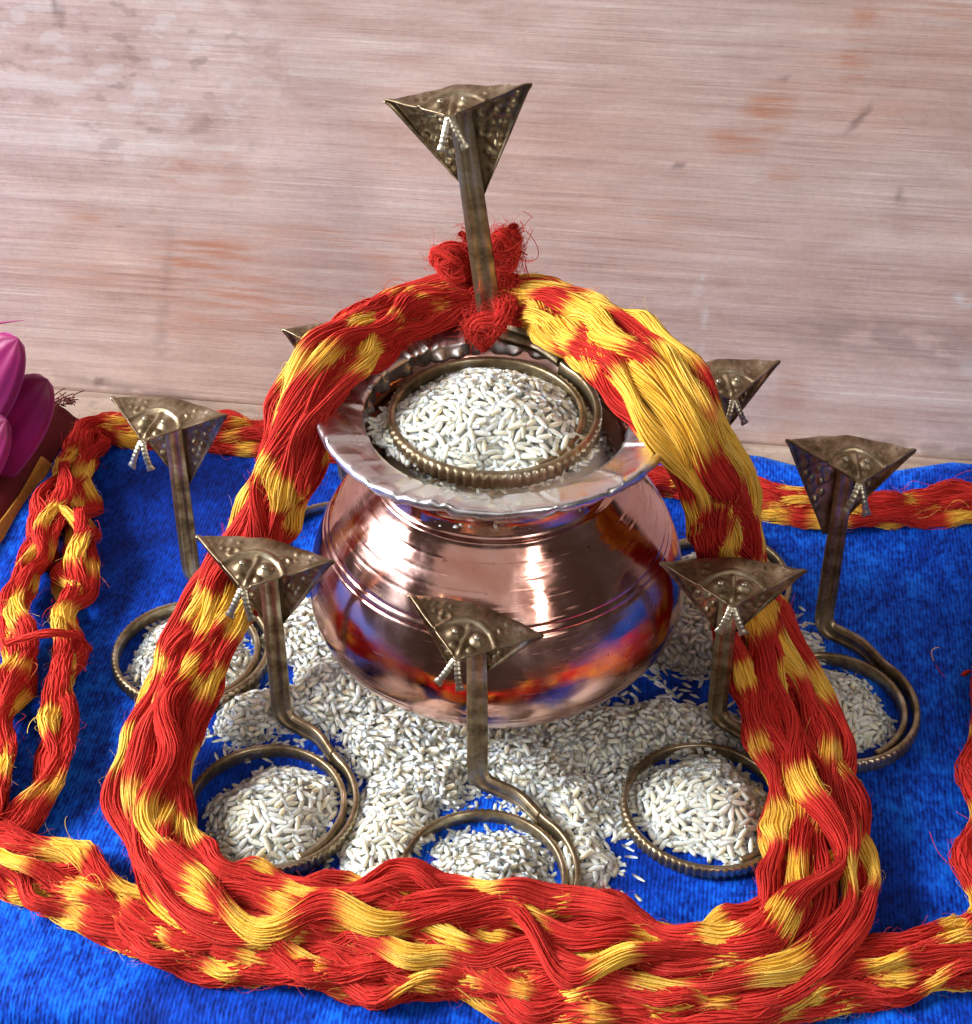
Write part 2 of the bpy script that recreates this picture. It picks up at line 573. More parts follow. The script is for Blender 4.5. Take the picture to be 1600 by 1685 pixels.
fo = mesh("rim_foil", V, grid_faces(nr, na, wrap_v=True), foil_material(), parent=pot)
fo["label"] = "crinkled silver foil folded over the pot rim"
sm = fo.modifiers.new("thickness", 'SOLIDIFY')
sm.thickness = 0.00012
sm.offset = 1


# ================================================================ BRASS COBRAS
def brass_material():
    n = NT("aged_brass")
    pat = n.noise(n.coords(scale=(130, 130, 130)), 1, 5, 0.65, 0.3)
    fine = n.noise(n.coords(scale=(700, 700, 260)), 1, 3, 0.6)
    colr = n.ramp(pat, [(0.30, (0.085, 0.057, 0.031)), (0.44, (0.23, 0.170, 0.098)), (0.56, (0.38, 0.305, 0.195)), (0.72, (0.62, 0.56, 0.43))])
    rough = n.mapr(pat, 0.3, 0.7, 0.50, 0.29)
    n.set(Base_Color=colr, Metallic=0.92, Roughness=rough, Normal=n.bump(n.math('ADD', n.math('MULTIPLY', pat, .6), n.math('MULTIPLY', fine, .4)), 0.28, 0.0006))
    return n.m


M_brass = brass_material()
n_ = NT("rubbed_silvery_brass")
n_.set(Base_Color=(0.46, 0.41, 0.31), Metallic=0.95, Roughness=0.36)
M_worn = n_.m
RC, HT = 1.93, 6.45          # coil radius, height of the hood's fold
YB = 2.86              # the stem stands behind the coil


def strip(P, N, width, thick, knurl=None, name="strip", ridge=True):
    T = unit(np.gradient(P, axis=0))
    N = unit(N - (N * T).sum(1, keepdims=True) * T)
    B = np.cross(T, N)
    S = len(P)
    # section (across b, along n): front face carries two thin raised lines
    if ridge:
        sec = [(-.5, -.35), (-.5, .3), (-.46, .5), (-.34, .5), (-.30, .66), (-.22, .66), (-.18, .5), (-.04, .44), (.04, .44), (.18, .5), (.22, .66), (.30, .66), (.34, .5), (.46, .5), (.5, .3), (.5, -.35), (.40, -.5), (.0, -.5), (-.40, -.5)]
    else:
        sec = [(-.5, -.3), (-.5, .3), (-.42, .5), (.42, .5), (.5, .3), (.5, -.3), (.40, -.5), (.14, -.56), (-.14, -.56), (-.40, -.5)]
    sec = np.array(sec)
    k = len(sec)
    thick = np.broadcast_to(thick, (S,))
    width = np.broadcast_to(width, (S,))
    n_off = sec[None, :, 1] * thick[:, None]
    if knurl is not None:
        back = (sec[:, 1] < -.4)
        n_off = n_off - knurl[:, None] * back[None]
    V = P[:, None] + B[:, None] * (sec[None, :, 0] * width[:, None])[..., None] + N[:, None] * n_off[..., None]
    V = V.reshape(-1, 3)
    F = grid_faces(S, k, wrap_v=True)
    c0, c1 = len(V), len(V) + 1
    V = np.vstack([V, P[0], P[-1]])
    i = np.arange(k)
    cap = np.concatenate([np.stack([np.full(k, c0), i, (i + 1) % k], 1), np.stack([np.full(k, c1), (S - 1) * k + (i + 1) % k, (S - 1) * k + i], 1)])
    return V, [F, cap]


def cobra_meshes():
    out = {}
    # --- path of the one strip: stem, bend, coil
    pts = [(0, YB, HT - .12), (0, YB + .02, 5.0), (0, YB, 3.4), (0.0, YB, 2.0), (0, YB, 1.15), (.03, YB - .02, .86), (.20, YB - .10, .64), (.52, YB - .26, .56), (1.0, YB - .58, .48)]
    nst = len(pts)
    th = np.radians(np.arange(46, -424, -12.0))
    prog = np.linspace(0, 1, len(th))
    rad = RC + .22 - .10 * np.clip(prog * 3, 0, 1) - .24 * sstep(prog, .58, .86)
    cpts = np.stack([rad * np.cos(th), rad * np.sin(th), .40 - .12 * np.clip(prog * 4, 0, 1)], 1)
    P = catmull(np.vstack([pts, cpts]), 2600)
    # face normal: towards the front on the stem, inwards on the coil
    inward = unit(np.stack([-P[:, 0], -P[:, 1], 0 * P[:, 0]], 1))
    u = np.linspace(0, nst - 1 + len(th), len(P))
    k = sstep(u, nst - 4.5, nst + .5)[:, None]
    N = np.array([0, -1.0, 0]) * (1 - k) + inward * k
    P6, ss = resample(np.hstack([P, N, u[:, None]]), 0.045)
    P, N, u = P6[:, :3], P6[:, 3:6], P6[:, 6]
    split = int(np.searchsorted(u, nst - .2))
    wdt = (0.46 + 0.05 * sstep(u, 0, 3) - 0.09 * sstep(u, nst - 1, nst + 4)) * (1 - .6 * sstep(u, u[-1] - 4, u[-1]))
    V, F = strip(P[:split + 1], N[:split + 1], wdt[:split + 1], .15)
    out["stem"] = mesh("stem", V, F, M_brass, obj=False)
    sc = ss[split:]
    kn = 0.030 * np.clip(np.sin(sc * 2 * math.pi / .17) * 1.5, -.6, 1) * sstep(u[split:], nst + 3, nst + 6) * (1 - sstep(u[split:], u[-1] - 9, u[-1] - 5)) + 0.02
    V, F = strip(P[split:], N[split:], wdt[split:], .13, knurl=kn, ridge=False)
    out["coil"] = mesh("coil", V, F, M_brass, obj=False)

    # --- hood: one bent sheet, tall lower triangle + forward flap (origin at the fold on the stem axis)
    W, H, D = 1.72, 2.85, 1.78
    ns, nt = 101, 150
    s = np.linspace(-1, 1, ns)
    tt = np.linspace(0.04, 1.985, nt)
    S, T = np.meshgrid(s, tt, indexing='ij')
    low = T <= 1
    t2 = np.clip(T - 1, 0, 1)
    bulge = 0.05 * np.sin(np.clip(T, 0, 1) * math.pi)
    half = np.where(low, W * T + bulge * .4, W * (1 - t2) + .03 * np.sin(t2 * math.pi))
    X = S * half
    ycurl = -0.30 * np.abs(S) ** 2.2
    Y0 = 0.21
    Yl = Y0 + ycurl * T ** 1.2 - .03 * (1 - T)
    Yf = (Y0 + ycurl) * (1 - t2) + (Y0 - D) * t2
    Y = np.where(low, Yl, Yf)
    Zl = -H * (1 - T)
    Zf = -0.10 * t2 + .16 * (1 - np.abs(S)) * np.exp(-(t2 / .16) ** 2) * .35 - .02
    Z = np.where(low, Zl, Zf)
    # soften the fold
    cr = np.exp(-((T - 1) / .05) ** 2)
    Z = Z - .05 * cr
    # embossing
    e = np.zeros_like(X)

    def dot(x0, q0, r, h, flap, ring=False):
        q = np.where(low, (1 - T) * H, t2 * D)
        sel = (~low if flap else low)
        d2 = ((X - x0) ** 2 + (q - q0) ** 2) / r ** 2
        g = np.exp(-d2 ** 1.5) if not ring else np.exp(-((np.sqrt(d2) - 1) / .35) ** 2) * .6
        return h * g * sel
    rl = np.random.default_rng(5)
    for sg in (-1, 1):
        for k in range(8):               # dots beside the edge of the lower hood
            tq = .93 - k * .088
            e += dot(sg * W * tq * .80 + rl.normal(0, .03), (1 - tq) * H + rl.normal(0, .04), .08 * rl.uniform(.8, 1.15), .075 * rl.uniform(.5, 1.1), False)
        for k in range(5):
            tq = .90 - k * .11
            e += dot(sg * W * tq * .52, (1 - tq) * H, .08, .055, False)
        for (fx, tq) in [(.66, .80), (.36, .78), (.62, .58), (.40, .62)]:
            e += dot(sg * W * fx * tq, (1 - tq) * H, .14, .05, False, True)
        for k in range(6):               # dots along the flap wings
            e += dot(sg * (1.32 - k * .17) + rl.normal(0, .03), .17 + k * .02 + rl.normal(0, .02), .06, .034 * rl.uniform(.1, 1.2), True)
            e += dot(sg * (1.18 - k * .15) + rl.normal(0, .03), .34 + k * .05 + rl.normal(0, .02), .055, .034 * rl.uniform(0, 1.2), True)
        e += dot(sg * .27, 1.02, .17, .13, True)            # brow domes
        e += dot(sg * .20, 1.36, .09, .07, True)
        e += dot(sg * .62, .60, .12, .06, True, True)
    qf = t2 * D
    e += .10 * np.exp(-(X / .055) ** 2) * sstep(qf, .62, .8) * (1 - sstep(qf, 1.5, 1.7)) * (~low)      # nose ridge
    arc = np.sqrt(X ** 2 + (qf - 1.45) ** 2)
    e += .06 * np.exp(-((arc - .88) / .055) ** 2) * (~low) * (qf < 1.3)                                  # brow arc
    e += .12 * np.exp(-(X / .45) ** 2 - ((qf - .42) / .34) ** 2) * (~low)                                # crown bump
    e += .05 * sstep(np.abs(S), .90, .95) * (~low) * (t2 < .93)                                          # raised border
    e += .05 * sstep(np.abs(S), .90, .95) * low
    wrk = .010 * np.sin(X * 3.1 + 2 * T) + .008 * np.sin(X * 6.3 - 5 * T) + .006 * np.sin(X * 11 + 3 * T)
    P = np.stack([X, Y, Z], -1)
    du = np.gradient(P, axis=0)
    dv = np.gradient(P, axis=1)
    nrm = unit(np.cross(du, dv))
    # orient: lower hood bumps face forward (-y), flap bumps face up
    flip = np.where(low, np.sign(-nrm[..., 1] + 1e-6), np.sign(nrm[..., 2] + 1e-6))
    P = P + nrm * (flip * e * .92)[..., None]
    P[..., 2] += np.where(low, 0, wrk * (1 - t2))
    f = grid_faces(ns, nt)
    me = mesh("hood", P.reshape(-1, 3), f, M_brass, obj=False)
    out["hood"] = me

    # --- forked tongue prongs, ribbed, flaring at the end
    for sg, nm in ((-1, "pl"), (1, "pr")):
        L = 26
        q = np.linspace(0, 1, L)
        pth = np.stack([sg * (.04 + .24 * q ** 1.3), -.05 - .24 * np.sin(q * 1.6), -.02 - .66 * q ** 1.25], 1) + np.array([0, Y0 - D + .06, -.08])
        wv = .095 + .014 * np.clip(np.sin(q * 44), -.4, 1) + .05 * sstep(q, .84, 1)
        Nn = np.broadcast_to(np.array([sg * .35, -1.0, -.15]), pth.shape)
        Vp, Fp = strip(pth, np.array(Nn), wv * 1.6, wv * .7, ridge=False)
        out[nm] = mesh("tongue_prong", Vp, Fp, M_worn, obj=False)
    # --- eyes
    ev, ef = [], []
    nu_, nv_ = 7, 12
    aa = np.arange(nv_) / nv_ * 2 * math.pi
    lat = np.linspace(.05, math.pi / 2, nu_)
    EV = np.stack([np.sin(lat)[:, None] * np.cos(aa), np.sin(lat)[:, None] * np.sin(aa), np.cos(lat)[:, None] + 0 * aa], -1).reshape(-1, 3) * np.array([.085, .085, .07])
    out["eye"] = mesh("eye", EV, grid_faces(nu_, nv_, wrap_v=True), M_worn, obj=False)
    return out


CB = cobra_meshes()


def cobra(stem_at, label, scale=(1, 1, 1), yaw=0.0, hood_yaw=0.0, hood_roll=0.0, hood_pitch=0.0, lean=(0, 0), z0=0.0):
    """stem_at: where the bottom of the stem stands (x, y)"""
    yb = YB * scale[1]
    cy = np.array([stem_at[0] + math.sin(yaw) * yb, stem_at[1] - math.cos(yaw) * yb])
    root = empty("brass_cobra", (cy[0], cy[1], z0))
    root.scale = scale
    root.rotation_euler = (0, 0, yaw)
    tag(root, label, "cobra figurine", "brass cobras ringed about the copper pot")
    place("coil", CB["coil"], root)
    place("stem", CB["stem"], root)
    hd = place("hood", CB["hood"], root, (0, YB, HT))
    hd.rotation_euler = (hood_pitch, hood_roll, hood_yaw)
    hd.scale = (vr.uniform(.95, 1.05), vr.uniform(.93, 1.07), vr.uniform(.94, 1.06))
    m = hd.modifiers.new("thickness", 'SOLIDIFY')
    m.thickness, m.offset = 0.00045, 0.0
    for k in ("pl", "pr"):
        place("tongue_prong", CB[k], hd)
    for sg in (-1, 1):
        place("eye", CB["eye"], hd, (sg * .27, .16 - 1.0, .05))
    if lean != (0, 0):                     # the stem and hood lean from the bend, the coil lies level
        from mathutils import Matrix, Euler
        piv = Matrix.Translation((0, YB * CM, .5 * CM))
        tilt_ = piv @ Euler((lean[0], lean[1], 0)).to_matrix().to_4x4() @ piv.inverted()
        for ch in root.children:
            if ch.name.startswith(("stem", "hood")):
                ch.matrix_local = tilt_ @ Matrix.LocRotScale(ch.location, ch.rotation_euler, ch.scale)
    return root, cy


rings = {}
vr = np.random.default_rng(4)


def put(key, stem_px, label, **kw):
    p = onz(*stem_px, 0.4)
    o, c = cobra(p[:2], label, **kw)
    rings[key] = (c, kw.get("scale", (1, 1, 1))[0], kw.get("yaw", 0.0))
    return o


put("fl", (466, 1192), "brass cobra with its ring between the garland's left bend and the central cobra", yaw=R_(-1), hood_yaw=R_(-14), hood_roll=R_(1), scale=(1, 1, 1))
put("fc", (786, 1294), "nearest brass cobra standing directly before the copper pot, head turned aside", yaw=R_(5), hood_yaw=R_(-21), hood_roll=R_(9), scale=(1.02, 1.02, .97))
put("fr", (1178, 1188), "brass cobra beside the right leg of the garland with white rice spilling in its ring", yaw=R_(-9), hood_yaw=R_(3), hood_roll=R_(-1), scale=(1.02, 1.02, .90))
put("lf", (318, 962), "brass cobra beside the left edge garland, its ring half under the hanging skein", yaw=R_(6), hood_yaw=R_(-24), hood_roll=R_(-2), scale=(1, 1, 1.04))
put("rt", (1352, 1046), "dark shaded brass cobra standing alone at the right of the hanging garland", yaw=R_(-1), hood_yaw=R_(1), hood_roll=R_(5), scale=(1.0, 1.0, 1.09))
o, c = cobra((6.35, 5.9), "brass cobra behind the garland's right leg, half its hood showing", scale=(.98, .98, .93), hood_yaw=R_(6), hood_roll=R_(-3))
rings["br"] = (c, .98, 0)
o, c = cobra((-4.55, 7.6), "brass cobra hidden behind the pot and garland, only a dark hood corner showing", scale=(.98, .98, .96), hood_yaw=R_(8), hood_roll=R_(4))
rings["bl"] = (c, .98, 0)

# the large cobra in the mouth of the pot
TC = np.array([0.2, 0.02, 7.95])
ST = 2.5 / (RC + .12)
tstem = ony(790, 560, TC[1] + YB * ST)
o, c = cobra((-.10, TC[1] + YB * ST), "largest brass cobra, its ring set in the rice of the copper pot's mouth", scale=(ST, ST, 1.10), lean=(R_(-8), R_(-7)), hood_yaw=R_(-5), hood_roll=R_(-2), hood_pitch=R_(0), z0=TC[2])
for ch in o.children:
    if ch.name.startswith('hood'):
        ch.scale = (.89, .90, .97)
rings["top"] = (c, ST, 0)


# ================================================================ RICE
def rice_material():
    n = NT("white_rice")
    oi = n.n.new("ShaderNodeObjectInfo")
    g = n.attr("grain")
    v = n.noise(n.coords(scale=(260, 260, 260)), 1, 2, 0.5)
    colr = n.ramp(n.math('ADD', n.math('MULTIPLY', v, .6), n.math('MULTIPLY', n.math('FRACT', n.math('ADD', g, oi.outputs["Random"])), .4)),
                  [(0.12, (0.72, 0.58, 0.37)), (0.36, (0.84, 0.78, 0.62)), (0.72, (0.90, 0.88, 0.79))])
    n.set(Base_Color=colr, Roughness=0.38, Specular_IOR_Level=0.45, Subsurface_Weight=0.85, Subsurface_Scale=0.0022)
    n.p.inputs["Subsurface Radius"].default_value = (1.0, .75, .5)
    return n.m


M_rice = rice_material()


def grain_shape(seg, rings_):
    lat = np.linspace(0, math.pi, rings_ + 2)[1:-1]
    a = np.arange(seg) / seg * 2 * math.pi
    x = -np.cos(lat)
    r = np.sin(lat) ** 0.95
    V = [[-1, 0, 0]]
    for xi, ri in zip(x, r):
        ri = ri * (1 - .10 * xi)
        V += [[xi, ri * math.cos(b), ri * math.sin(b)] for b in a]
    V.append([1, 0, 0])
    V = np.array(V)
    F4 = grid_faces(rings_, seg, wrap_v=True) + 1
    i = np.arange(seg)
    F3 = np.concatenate([np.stack([np.zeros(seg, int), 1 + (i + 1) % seg, 1 + i], 1),
                         np.stack([np.full(seg, len(V) - 1), 1 + (rings_ - 1) * seg + i, 1 + (rings_ - 1) * seg + (i + 1) % seg], 1)])
    return V, F4, F3


GL, GW, GT = .238, .071, .060       # half sizes of a grain
gV, gF4, gF3 = grain_shape(6, 3)
hV, hF4, hF3 = grain_shape(10, 6)
grain_meshes = []
for k in range(5):
    q = hV * np.array([GL * rng.uniform(.88, 1.14), GW * rng.uniform(.92, 1.1), GT])
    q[:, 1] += .03 * rng.uniform(-1, 1) * (q[:, 0] / GL) ** 2
    grain_meshes.append(mesh("rice_grain", q, [hF4, hF3], M_rice, obj=False, attrs={"grain": np.full(len(q), k * .21)}))


def poisson(x, y, dmin, lay):
    """indices kept so that no two of one layer come closer than dmin"""
    cell = {}
    keep = []
    for i in range(len(x)):
        l = lay[i]
        gx, gy = int(math.floor(x[i] / dmin)), int(math.floor(y[i] / dmin))
        ok = True
        for ax in (gx - 1, gx, gx + 1):
            for ay in (gy - 1, gy, gy + 1):
                j = cell.get((ax, ay, l))
                if j is not None and (x[i] - x[j]) ** 2 + (y[i] - y[j]) ** 2 < dmin * dmin:
                    ok = False
        if ok:
            cell[(gx, gy, l)] = i
            keep.append(i)
    return np.array(keep)


def rotmats(nrm, r, tilt, pts=None):
    """frames with x along a random direction near the surface, z near nrm"""
    n = len(nrm)
    nz = unit(nrm + r.normal(0, tilt, (n, 3)))
    if pts is None:
        a = r.normal(0, 1, (n, 3))
    else:                                   # neighbours lie roughly alongside each other
        th = 2.2 * np.sin(pts[:, 0] * 2.3 + 1.3 * np.sin(pts[:, 1] * 1.9)) + 2.0 * np.cos(pts[:, 1] * 2.6 + pts[:, 0] * 1.1) + r.normal(0, .85, n)
        a = np.stack([np.cos(th), np.sin(th), r.normal(0, .12, n)], 1)
    x = unit(a - (a * nz).sum(1, keepdims=True) * nz)
    y = np.cross(nz, x)
    return np.stack([x, y, nz], -1)


def rice_object(name, pts, nrm, label, origin, cat="rice heap", n_parts=120, tilt=.13, seed=1, core=None, part_sel=None, group=None):
    """pts: grain centres sorted so that the most visible come first"""
    r = np.random.default_rng(seed)
    n = len(pts)
    M = rotmats(nrm, r, tilt, pts)
    root = empty(name, origin)
    tag(root, label, cat, group)
    from mathutils import Matrix
    for i in range(min(n_parts, n)):
        o = bpy.data.objects.new("rice_grain", grain_meshes[i % 5])
        col.objects.link(o)
        o.parent = root
        m = Matrix(M[i].tolist()).to_4x4()
        m.translation = ((pts[i] - origin) * CM).tolist()
        o.matrix_local = m
    rest = slice(min(n_parts, n), n)
    P, MM = pts[rest], M[rest]
    k = len(P)
    if k:
        sc = np.stack([GL * np.where(r.random(k) < .12, r.uniform(.5, .75, k), r.uniform(.85, 1.15, k)), GW * r.uniform(.9, 1.12, k), np.full(k, GT)], 1)
        local = gV[None] * sc[:, None]
        V = np.einsum('nij,nkj->nki', MM, local) + P[:, None]
        nv = len(gV)
        off = (np.arange(k) * nv)[:, None, None]
        F4 = (gF4[None] + off).reshape(-1, 4)
        F3 = (gF3[None] + off).reshape(-1, 3)
        att = np.repeat(r.uniform(0, 1, k), nv)
        V = V.reshape(-1, 3)
        Fs = [F4, F3]
        if core is not None:
            cv, cf = core
            Fs[0] = np.concatenate([F4, cf + len(V)])
            V = np.vstack([V, cv])
            att = np.concatenate([att, np.full(len(cv), .2)])
        o = mesh("rice_mass", V - origin, Fs, M_rice, parent=root, attrs={"grain": att})
        o["kind"] = "stuff"
    return root


def view_sort(P, N):
    """most visible first: near the camera, facing it"""
    d = unit(CAM - P)
    score = (N * d).sum(1) - 0.02 * np.linalg.norm(CAM - P, axis=1)
    return np.argsort(-score)


def heap(name, c, rad, h, label, seed, z0=0.0, n=430, n_parts=120, shape=None, layers=3, squash=1.0):
    r = np.random.default_rng(seed)
    c = np.asarray(c, float)
    ph = r.uniform(0, 6.28, 3)

    def outline(a):
        return rad * (1 + .10 * np.sin(2 * a + ph[0]) + .07 * np.sin(3 * a + ph[1]) + .05 * np.sin(5 * a + ph[2]))

    def height(x, y):
        a = np.arctan2(y, x * squash)
        d = np.hypot(x * squash, y) / outline(a)
        return h * np.clip(1 - d ** 1.7, 0, 1) ** .9
    n = n * 8
    a = r.uniform(0, 2 * math.pi, n)
    rr = np.sqrt(r.uniform(0, 1, n)) * 1.04
    lay = r.integers(0, 2, n)
    kp = poisson(rr * rad * np.cos(a), rr * rad * np.sin(a), .130, lay)
    a, rr, lay = a[kp], rr[kp], lay[kp]
    n = len(a)
    d = rr * outline(a)
    x, y = d * np.cos(a) / squash, d * np.sin(a)
    hh = height(x, y)
    e = .05
    nx = -(height(x + e, y) - height(x - e, y)) / (2 * e)
    ny = -(height(x, y + e) - height(x, y - e)) / (2 * e)
    N = unit(np.stack([nx, ny, np.ones(n)], 1))
    z = np.maximum(hh - lay * .12 + r.normal(0, .03, n), .075) + z0
    P = np.stack([x + c[0], y + c[1], z], 1)
    # a few that rolled away
    ordr = np.lexsort((-view_sort(P, N).argsort(), lay))
    o1 = view_sort(P, N)
    o1 = np.concatenate([o1[lay[o1] == 0], o1[lay[o1] > 0]])
    P, N = P[o1], N[o1]
    # core under the grains
    ga = np.linspace(0, 2 * math.pi, 28, endpoint=False)
    gr = np.linspace(.02, .93, 9)
    A, Rr = np.meshgrid(ga, gr, indexing='ij')
    dd = Rr * outline(A)
    cx, cy = dd * np.cos(A) / squash, dd * np.sin(A)
    cz = np.maximum(height(cx, cy) - .10, .01) + z0
    core = (np.stack([cx + c[0], cy + c[1], cz], -1).reshape(-1, 3), grid_faces(28, 9, wrap_u=True))
    return rice_object(name, P, N, label, np.array([c[0], c[1], z0]), seed=seed + 50, n_parts=n_parts, core=core)


GRP = None
for key, (ox, oy), rad, h, lab, npart in [
        ("fl", (.05, -.15), 1.72, .85, "shaded rice heap inside the ring beside the garland's left bend", 150),
        ("fc", (.1, -.1), 1.75, .75, "rice heap in the nearest ring, partly covered by the front garland", 120),
        ("fr", (.0, .10), 1.72, 1.05, "bright white rice heap in the ring at the right leg of the garland", 160),
        ("lf", (.05, .0), 1.78, .80, "rice heap in the left ring crossed by the hanging garland", 90),
        ("rt", (-.25, -.05), 1.72, .90, "shaded rice heap in the ring farthest right", 120),
        ("br", (0, 0), 1.6, .8, "rice heap behind the pot at the garland's right leg, almost hidden", 20)]:
    c, s, _ = rings[key]
    heap("rice_heap", (c[0] + ox, c[1] + oy), rad, h, lab, seed=sum(map(ord, key)) + npart, n=520, n_parts=npart)

c, s, _ = rings["top"]
heap("rice_heap", (c[0] - .12, c[1] - .02), 2.34, 1.18, "rounded white rice heap inside the ring at the pot's mouth", 71, z0=TC[2] + .12, n=1050, n_parts=260, layers=4)
# rice filling the pot's mouth around that ring
r = np.random.default_rng(33)
n = 900
a = r.uniform(0, 2 * math.pi, n)
d = np.sqrt(r.uniform(.42, 1, n)) * 2.9
P = np.stack([d * np.cos(a), d * np.sin(a), 6.95 + r.uniform(-.12, .08, n) + .75 * (d < 2.45) + .25 * np.clip(np.cos(a + 1.2), 0, 1) + .05 * np.sin(3 * a)], 1)
N = np.tile([0, 0, 1.0], (n, 1))
ordr = np.argsort(-P[:, 2])
ga, gr = np.linspace(0, 2 * math.pi, 40, endpoint=False), np.linspace(.05, 2.93, 6)
A, Rr = np.meshgrid(ga, gr, indexing='ij')
core = (np.stack([Rr * np.cos(A), Rr * np.sin(A), 6.85 + .75 * (Rr < 2.4)], -1).reshape(-1, 3), grid_faces(40, 6, wrap_u=True))
rice_object("rice_filling", P[ordr], N[ordr], "rice filling the pot's mouth around the large cobra's ring", np.array([0, 0, 7.7]), cat="rice", seed=5, n_parts=110, core=core, tilt=.13)

# flower-shaped bed of rice on the velvet under the pot: capsules (photo pixel ends, radius, height)
beds = [((520, 1040), (640, 1090), 1.5, .75), ((430, 1175), (640, 1170), 1.15, .6), ((560, 1140), (760, 1190), 1.5, .85), ((640, 1230), (800, 1210), 1.4, .80),
        ((700, 1260), (625, 1400), 1.2, .55), ((655, 1330), (640, 1440), 1.0, .38), ((860, 1250), (920, 1330), 1.35, .72), ((905, 1330), (950, 1420), 1.0, .45),
        ((880, 1220), (1080, 1205), 1.05, .7), ((1040, 1215), (1190, 1205), 1.0, .55), ((1040, 1250), (990, 1320), .7, .18), ((985, 1320), (1000, 1350), .7, .16), ((1080, 1060), (1150, 1085), 1.0, .8),
        ((1120, 1010), (1140, 1060), 1.0, .7), ((1230, 1040), (1340, 1075), .8, .5), ((817, 1090), (818, 1150), 3.8, .85), ((700, 1290), (740, 1300), .9, .7), ((470, 1050), (520, 1030), .9, .6),
        ((560, 1330), (600, 1350), .45, .2), ((400, 1190), (450, 1195), .6, .2)]
bp = [(onz(*p, 0.1)[:2], onz(*q, 0.1)[:2], rr, hh) for p, q, rr, hh in beds]


def strip_clear(x, y):
    f = np.ones_like(x)
    for key in ('fl', 'fc', 'fr', 'lf', 'rt'):
        c, s_, yw = rings[key]
        for (lx, ly) in [(0, YB), (.25, YB - .12), (.55, YB - .28), (.85, YB - .48), (1.15, YB - .72), (1.45, YB - 1.05), (1.7, YB - 1.4)]:
            wx = c[0] + s_ * (lx * math.cos(yw) - ly * math.sin(yw))
            wy = c[1] + s_ * (lx * math.sin(yw) + ly * math.cos(yw))
            f = np.minimum(f, .30 + .70 * sstep(np.hypot(x - wx, y - wy), .25, 1.0))
    return f


def bed_h(x, y):
    out = np.zeros_like(x)
    for p, q, rr, hh in bp:
        d = q - p
        L2 = d @ d
        t = np.clip(((x - p[0]) * d[0] + (y - p[1]) * d[1]) / L2, 0, 1)
        dist = np.hypot(x - p[0] - t * d[0], y - p[1] - t * d[1])
        wv = 1 + .12 * np.sin(x * 2.1 + y) + .10 * np.sin(y * 2.7 - x * 1.3)
        out = np.maximum(out, hh * np.clip(1 - (dist / (rr * wv)) ** 2, 0, 1))
    return out * strip_clear(x, y)


r = np.random.default_rng(21)
n = 90000
x, y = r.uniform(-9.5, 9.0, n), r.uniform(-9.5, 4.5, n)
hh = bed_h(x, y)
keep = hh > .02
# keep other heaps' rings clear
for key in ("fl", "fc", "fr", "lf", "rt"):
    c, s, _ = rings[key]
    keep &= np.hypot(x - c[0], y - c[1]) > (RC + .0) * s
# under the pot nothing is needed
keep &= np.hypot(x, y) > 2.2
x, y, hh = x[keep], y[keep], hh[keep]
lay = r.integers(0, 2, len(x))
kp = poisson(x, y, .130, lay)
x, y, hh, lay = x[kp], y[kp], hh[kp], lay[kp]
e = .06
nx = -(bed_h(x + e, y) - bed_h(x - e, y)) / (2 * e)
ny = -(bed_h(x, y + e) - bed_h(x, y - e)) / (2 * e)
N = unit(np.stack([nx, ny, np.ones(len(x))], 1))
z = np.maximum(hh - lay * .11 + r.normal(0, .035, len(x)), .07)
P = np.stack([x, y, z], 1)
P[:, 2] += np.maximum(ground_z(P), 0)
# a thin scatter of strays around the bed
sx, sy = r.uniform(-9.5, 9, 9000), r.uniform(-9.5, 4.5, 9000)
near = np.max([bed_h(sx + d_ * math.cos(q), sy + d_ * math.sin(q)) * (1.0 if d_ < .5 else .6 if d_ < .8 else .3) for q in np.linspace(0, 6.28, 8) for d_ in (.35, .65, 1.0)], axis=0)
ks = (bed_h(sx, sy) < .02) & (near > .02) & (r.random(9000) < np.clip(near * 1.6, .05, .5))
SP = np.stack([sx[ks], sy[ks], np.full(ks.sum(), .085)], 1)
SP[:, 2] += ground_z(SP)
# keep grains out of the pot
pz, prd = np.array([v[1] for v in pr]), np.array([v[0] for v in pr])
rad_at = np.interp(P[:, 2], pz[:280], prd[:280])
inside = np.hypot(P[:, 0], P[:, 1]) < rad_at + .1
P, N, lay = P[~inside], N[~inside], lay[~inside]
o1 = view_sort(P, N)
front = np.linalg.norm(CAM - P, axis=1)
o1 = np.argsort(front + lay * 20)
P, N = P[o1], N[o1]
P = np.vstack([P[:250], SP[:50], P[250:], SP[50:]])
N = np.vstack([N[:250], np.tile([0, 0, 1.0], (min(50, len(SP)), 1)), N[250:], np.tile([0, 0, 1.0], (max(0, len(SP) - 50), 1))])
# core sheet of the bed
gx, gy = np.arange(-9.5, 9.01, .16), np.arange(-9.5, 4.51, .16)
GX, GY = np.meshgrid(gx, gy, indexing='ij')
cz = bed_h(GX, GY) - .12
cf = grid_faces(len(gx), len(gy))
cv = np.stack([GX, GY, np.minimum(cz, 1.0)], -1).reshape(-1, 3)
okv = cv[:, 2] > -.04
for key in ("fl", "fc", "fr", "lf", "rt"):
    c, s, _ = rings[key]
    okv &= np.hypot(cv[:, 0] - c[0], cv[:, 1] - c[1]) > (RC + .12) * s
cf = cf[okv[cf].all(1)]
used = np.unique(cf)
remap = np.full(len(cv), -1)
remap[used] = np.arange(len(used))
rice_object("rice_bed", P, N, "flower-shaped bed of loose rice spread on the velvet under the pot", np.array([0, -3.0, 0]), cat="rice bed", seed=9, n_parts=300, core=(cv[used], remap[cf]), tilt=.13)

